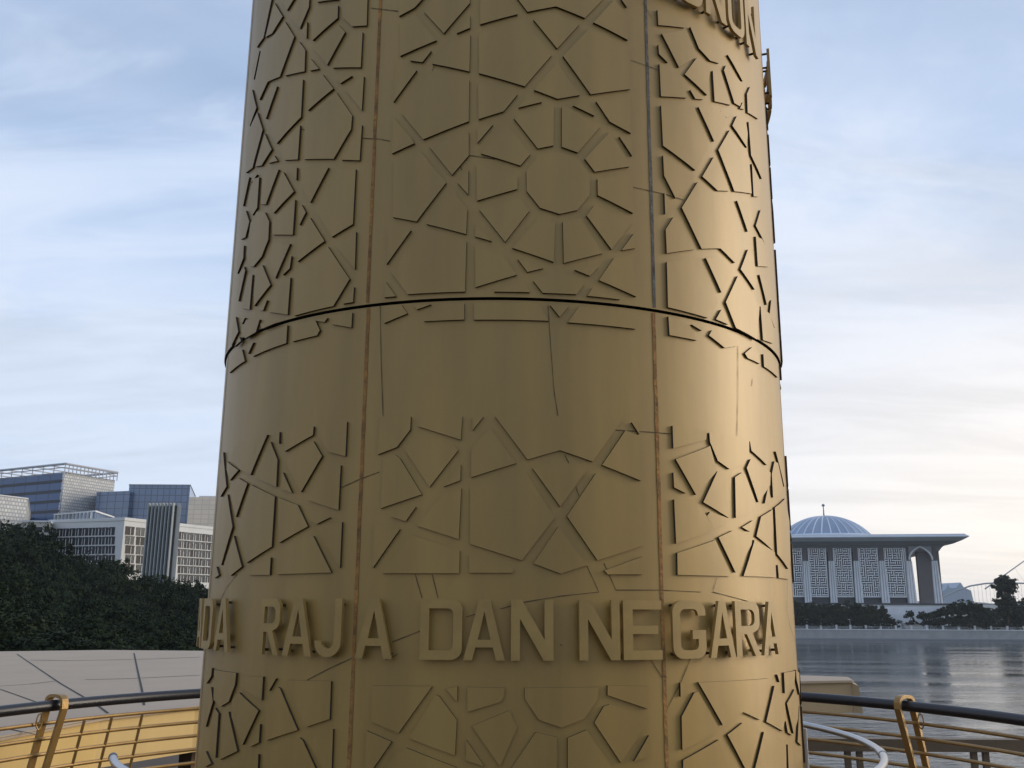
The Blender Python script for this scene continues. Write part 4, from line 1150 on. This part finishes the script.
for px, w_ in zip((807.3, 821.5, 850.5, 881), lead):
    p = at_y(px, 629, LY+3)
    h_ = at_y(px, 619.8, LY+3).z - PZ
    t = thing('street_lamp', 'slim white lamp on the far promenade, ' + w_, 'street lamp', (p.x, p.y, PZ-0.05), 0, 'lamps along the promenade')
    mb = MB(); mb.tube([(0,0,0.01),(0,0,h_)], [0.16,0.11], 8); mb.build('pole', lampw, t)
    mb = MB(); mb.box((-0.95,-0.25,h_),(0.95,0.25,h_+0.35)); mb.build('lamp_head', lampw, t)
# handrail between the bollards
rl = thing('promenade_railing', 'thin pale railing strung between the white bollards across the lake', 'railing', (150, LY+0.3, PZ))
bpy.context.view_layer.update()
for z in (0.7, 1.25):
    mb = MB(); mb.tube([(-100, LY+0.3, PZ+z), (400, LY+0.3, PZ+z)], 0.07, 5); under(mb.build('rail_bar', lampw), rl)
# steps / retaining wall in the gap between the trees
mb = MB()
p0, p1 = at_y(878, 606, 462), at_y(938, 606, 462)
stair = thing('retaining_wall', 'pale stepped retaining wall showing between the trees under the mosque arch', 'wall', (0.5*(p0.x+p1.x), 462, PZ))
bpy.context.view_layer.update()
mb.box((p0.x, 462, PZ-1), (p1.x, 464, at_y(900, 607, 462).z)); under(mb.build('wall_face', concrete), stair)
mb = MB(); q0, q1 = at_y(903, 620, 449), at_y(922, 620, 449)
for k in range(8): mb.box((q0.x, 447+0.55*k, PZ-0.5), (q1.x, 447.54+0.55*k, PZ+0.35*(k+1)))
under(mb.build('steps', pav_m), stair)

rnd = random.Random(5)
FG = 'trees on the far shore below the mosque'
def ftree(px, ptop, Y, kind, label, group=FG, sx=1.0, name='shore_tree'):
    p = at_y(px, ptop, Y)
    return tree(kind, p.x, p.y, PZ-0.3, p.z-(PZ-0.3), name, label, group, sx)
FL = 'dark rounded tree in the row between mosque and promenade'
for px in list(range(640, 786, 11)) + list(range(786, 880, 7)):
    ftree(px+rnd.uniform(-2,2), rnd.uniform(600.5, 606), rnd.uniform(453, 458), rnd.choice(['far1','far2','far3']), FL, sx=rnd.uniform(0.9, 1.15))
for px in list(range(645, 790, 13)) + list(range(790, 882, 8)):
    ftree(px+rnd.uniform(-3,3), rnd.uniform(609, 616), rnd.uniform(449, 452), rnd.choice(['far2','far2','far1']), FL, sx=1.3)
for px, pt in ((884,616),(892,619),(873,612)): ftree(px, pt, 449, 'far2', 'low olive bush tree beside the retaining wall under the mosque', sx=1.4)
ftree(909.5, 608.5, 450, 'far3', 'small round tree standing alone in front of the pale retaining wall', sx=0.75)
ftree(922, 609.5, 450, 'far3', 'slim dark tree at the right end of the pale retaining wall', sx=0.8)
for px, pt in ((928,611),(934,609),(940,606),(947,604),(953,602),(960,601),(967,599.5),(974,602)): ftree(px, pt, rnd.uniform(450,456), rnd.choice(['far1','far3']), 'dark broad tree right of the mosque by the water', sx=1.15)
for px, pt in ((937,617),(952,617),(968,617),(983,613),(992,610)): ftree(px, pt, 448, rnd.choice(['far2','far1']), 'dark broad tree right of the mosque by the water', sx=1.35)
for px, pt in ((984,608),(1014,602),(1024,598),(1034,603),(1008,612),(1021,614),(1046,606)): ftree(px, pt, rnd.uniform(448,456), rnd.choice(['far1','far3']), 'dark tree around the foot of the tall tree at the right edge', sx=1.1)
for px in range(786, 1046, 6):
    if 898 < px < 926: continue
    ftree(px+rnd.uniform(-2,2), rnd.uniform(623, 626), rnd.uniform(446, 448), 'far2', 'low clipped shrub in the row just behind the far promenade', 'shrubs behind the far promenade', 1.7, 'shrub')['category'] = 'shrub'
# the tall tree with a separate top crown
PROTO['tall'] = None
lob = [(0,0,7.0,1.45),(0.2,0,6.3,1.1),(0,0,7.9,1.75),(0.9,0,8.3,1.2),(-0.9,0.3,8.2,1.15),(0.2,0,9.0,0.9),(1.2,0.2,7.4,0.9),(-1.3,0,5.2,1.2),(1.6,0,5.3,1.35),(0.2,0.4,5.0,1.5),(2.5,0,4.7,0.9),(-2.2,0,4.5,0.8),(0,0,3.6,1.5),(-1.6,0,3.0,1.3),(1.8,0,3.2,1.4)]
PROTO['tall'] = (crown_mesh('crown', [(a*1.05, b*1.05, c, d*1.15) for a, b, c, d in lob], 9000, 0.24, 31, leaf_a), trunk_mesh(10, 0.16, lob, 31), 10)
ftree(1003, 573.5, 449, 'tall', 'tall two tiered dark tree rising above the bridge at the right edge', None, 1.0, 'tall_tree')
# pale peaked building in the haze
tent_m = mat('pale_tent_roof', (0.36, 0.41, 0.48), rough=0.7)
Yt = 900
t = thing('peaked_hall', 'hazy pale hall with twin peaked roof far beyond the mosque', 'building', at_y(957, 600, Yt))
bpy.context.view_layer.update()
mb = MB(); outl = [(941,603),(942,592),(946,588.5),(948,584.5),(950,588),(956,588),(960.5,582.5),(964,587.5),(971,590.5),(974,603)]
f0 = [at_y(x, y, Yt) for x, y in outl]; f1 = [p+Vector((0, 40, 0)) for p in f0]
n = len(f0); mb.add(f0+f1, [tuple(range(n)), tuple(range(2*n-1, n-1, -1))] + [(i, (i+1) % n, n+(i+1) % n, n+i) for i in range(n)])
under(mb.build('hall', tent_m), t)
# bridge: shallow arch with hangers and a leaning mast
br_m = mat('bridge_grey', (0.32, 0.35, 0.38), rough=0.6)
Yb = 700
t = thing('cable_bridge', 'grey bridge with shallow arch, thin hangers and leaning mast at the right edge', 'bridge', at_y(1000, 600, Yb))
bpy.context.view_layer.update()
cv = [(930,605),(943,597.5),(956,591),(970,586),(985,583.5),(1000,582.8),(1015,583),(1040,584),(1070,588),(1100,596),(1120,604)]
ap_ = [at_y(x, y, Yb) for x, y in cv]
mb = MB(); mb.tube(ap_, 0.55, 8); under(mb.build('arch', br_m), t)
dk0, dk1 = at_y(930, 603.5, Yb), at_y(1120, 603.5, Yb)
mb = MB(); mb.box((dk0.x, Yb-4, dk0.z-0.9), (dk1.x, Yb+4, dk0.z+0.3)); under(mb.build('bridge_deck', br_m), t)
for k in range(48):
    x = dk0.x + (dk1.x-dk0.x)*(k+0.5)/48
    for a, b_ in zip(ap_[:-1], ap_[1:]):
        if a.x <= x <= b_.x:
            z = a.z + (b_.z-a.z)*(x-a.x)/(b_.x-a.x)
            if z > dk0.z+1:
                mb = MB(); mb.tube([(x, Yb, dk0.z), (x, Yb, z)], 0.10, 4); under(mb.build('hanger', br_m), t)
m0, m1 = at_y(985, 589, Yb), at_y(1045, 546, Yb)
mb = MB(); mb.tube([m0, m1], [0.5, 0.3], 8); under(mb.build('mast', br_m), t)
for k in range(5):
    q = m0 + (m1-m0)*(0.35+0.14*k)
    mb = MB(); mb.tube([q, Vector((m0.x+30+9*k, Yb, dk0.z))], 0.07, 4); under(mb.build('stay_cable', br_m), t)
# far low hills along the horizon
hill_m = mat('far_hills', (0.08, 0.10, 0.09), rough=0.95, var=0.3, vscale=0.004)
mb = MB(); vs = []; fs = []; n = 160
for i in range(n+1):
    x = -3500 + 7600*i/n
    h_ = 14 + 10*math.sin(i*0.31) + 6*math.sin(i*0.83+1) + 4*math.sin(i*1.9)
    vs += [(x, 3300, PZ-2), (x, 3500, max(h_, 2)), (x, 3790, PZ-2)]
for i in range(n):
    a = 3*i; fs += [(a, a+3, a+4, a+1), (a+1, a+4, a+5, a+2)]
mb.add(vs, fs); tag(mb.build('far_hills', hill_m, smooth=True), kind='structure')
# ------------------------------------------------------------------ thin even haze over land and lake
hm = bpy.data.materials.new('haze'); hm.use_nodes = True
nt = hm.node_tree; nt.nodes.clear()
pv = N(nt, 'ShaderNodeVolumePrincipled'); pv.inputs['Color'].default_value = (0.80, 0.86, 0.95, 1)
pv.inputs['Density'].default_value = 0.00010
pv.inputs['Anisotropy'].default_value = 0.2
mo_ = N(nt, 'ShaderNodeOutputMaterial'); nt.links.new(pv.outputs[0], mo_.inputs['Volume'])
mb = MB(); mb.box((-4550, -4550, WZ-5.2), (4550, 4550, 95))
hz_ = mb.build('haze', hm); tag(hz_, kind='stuff')
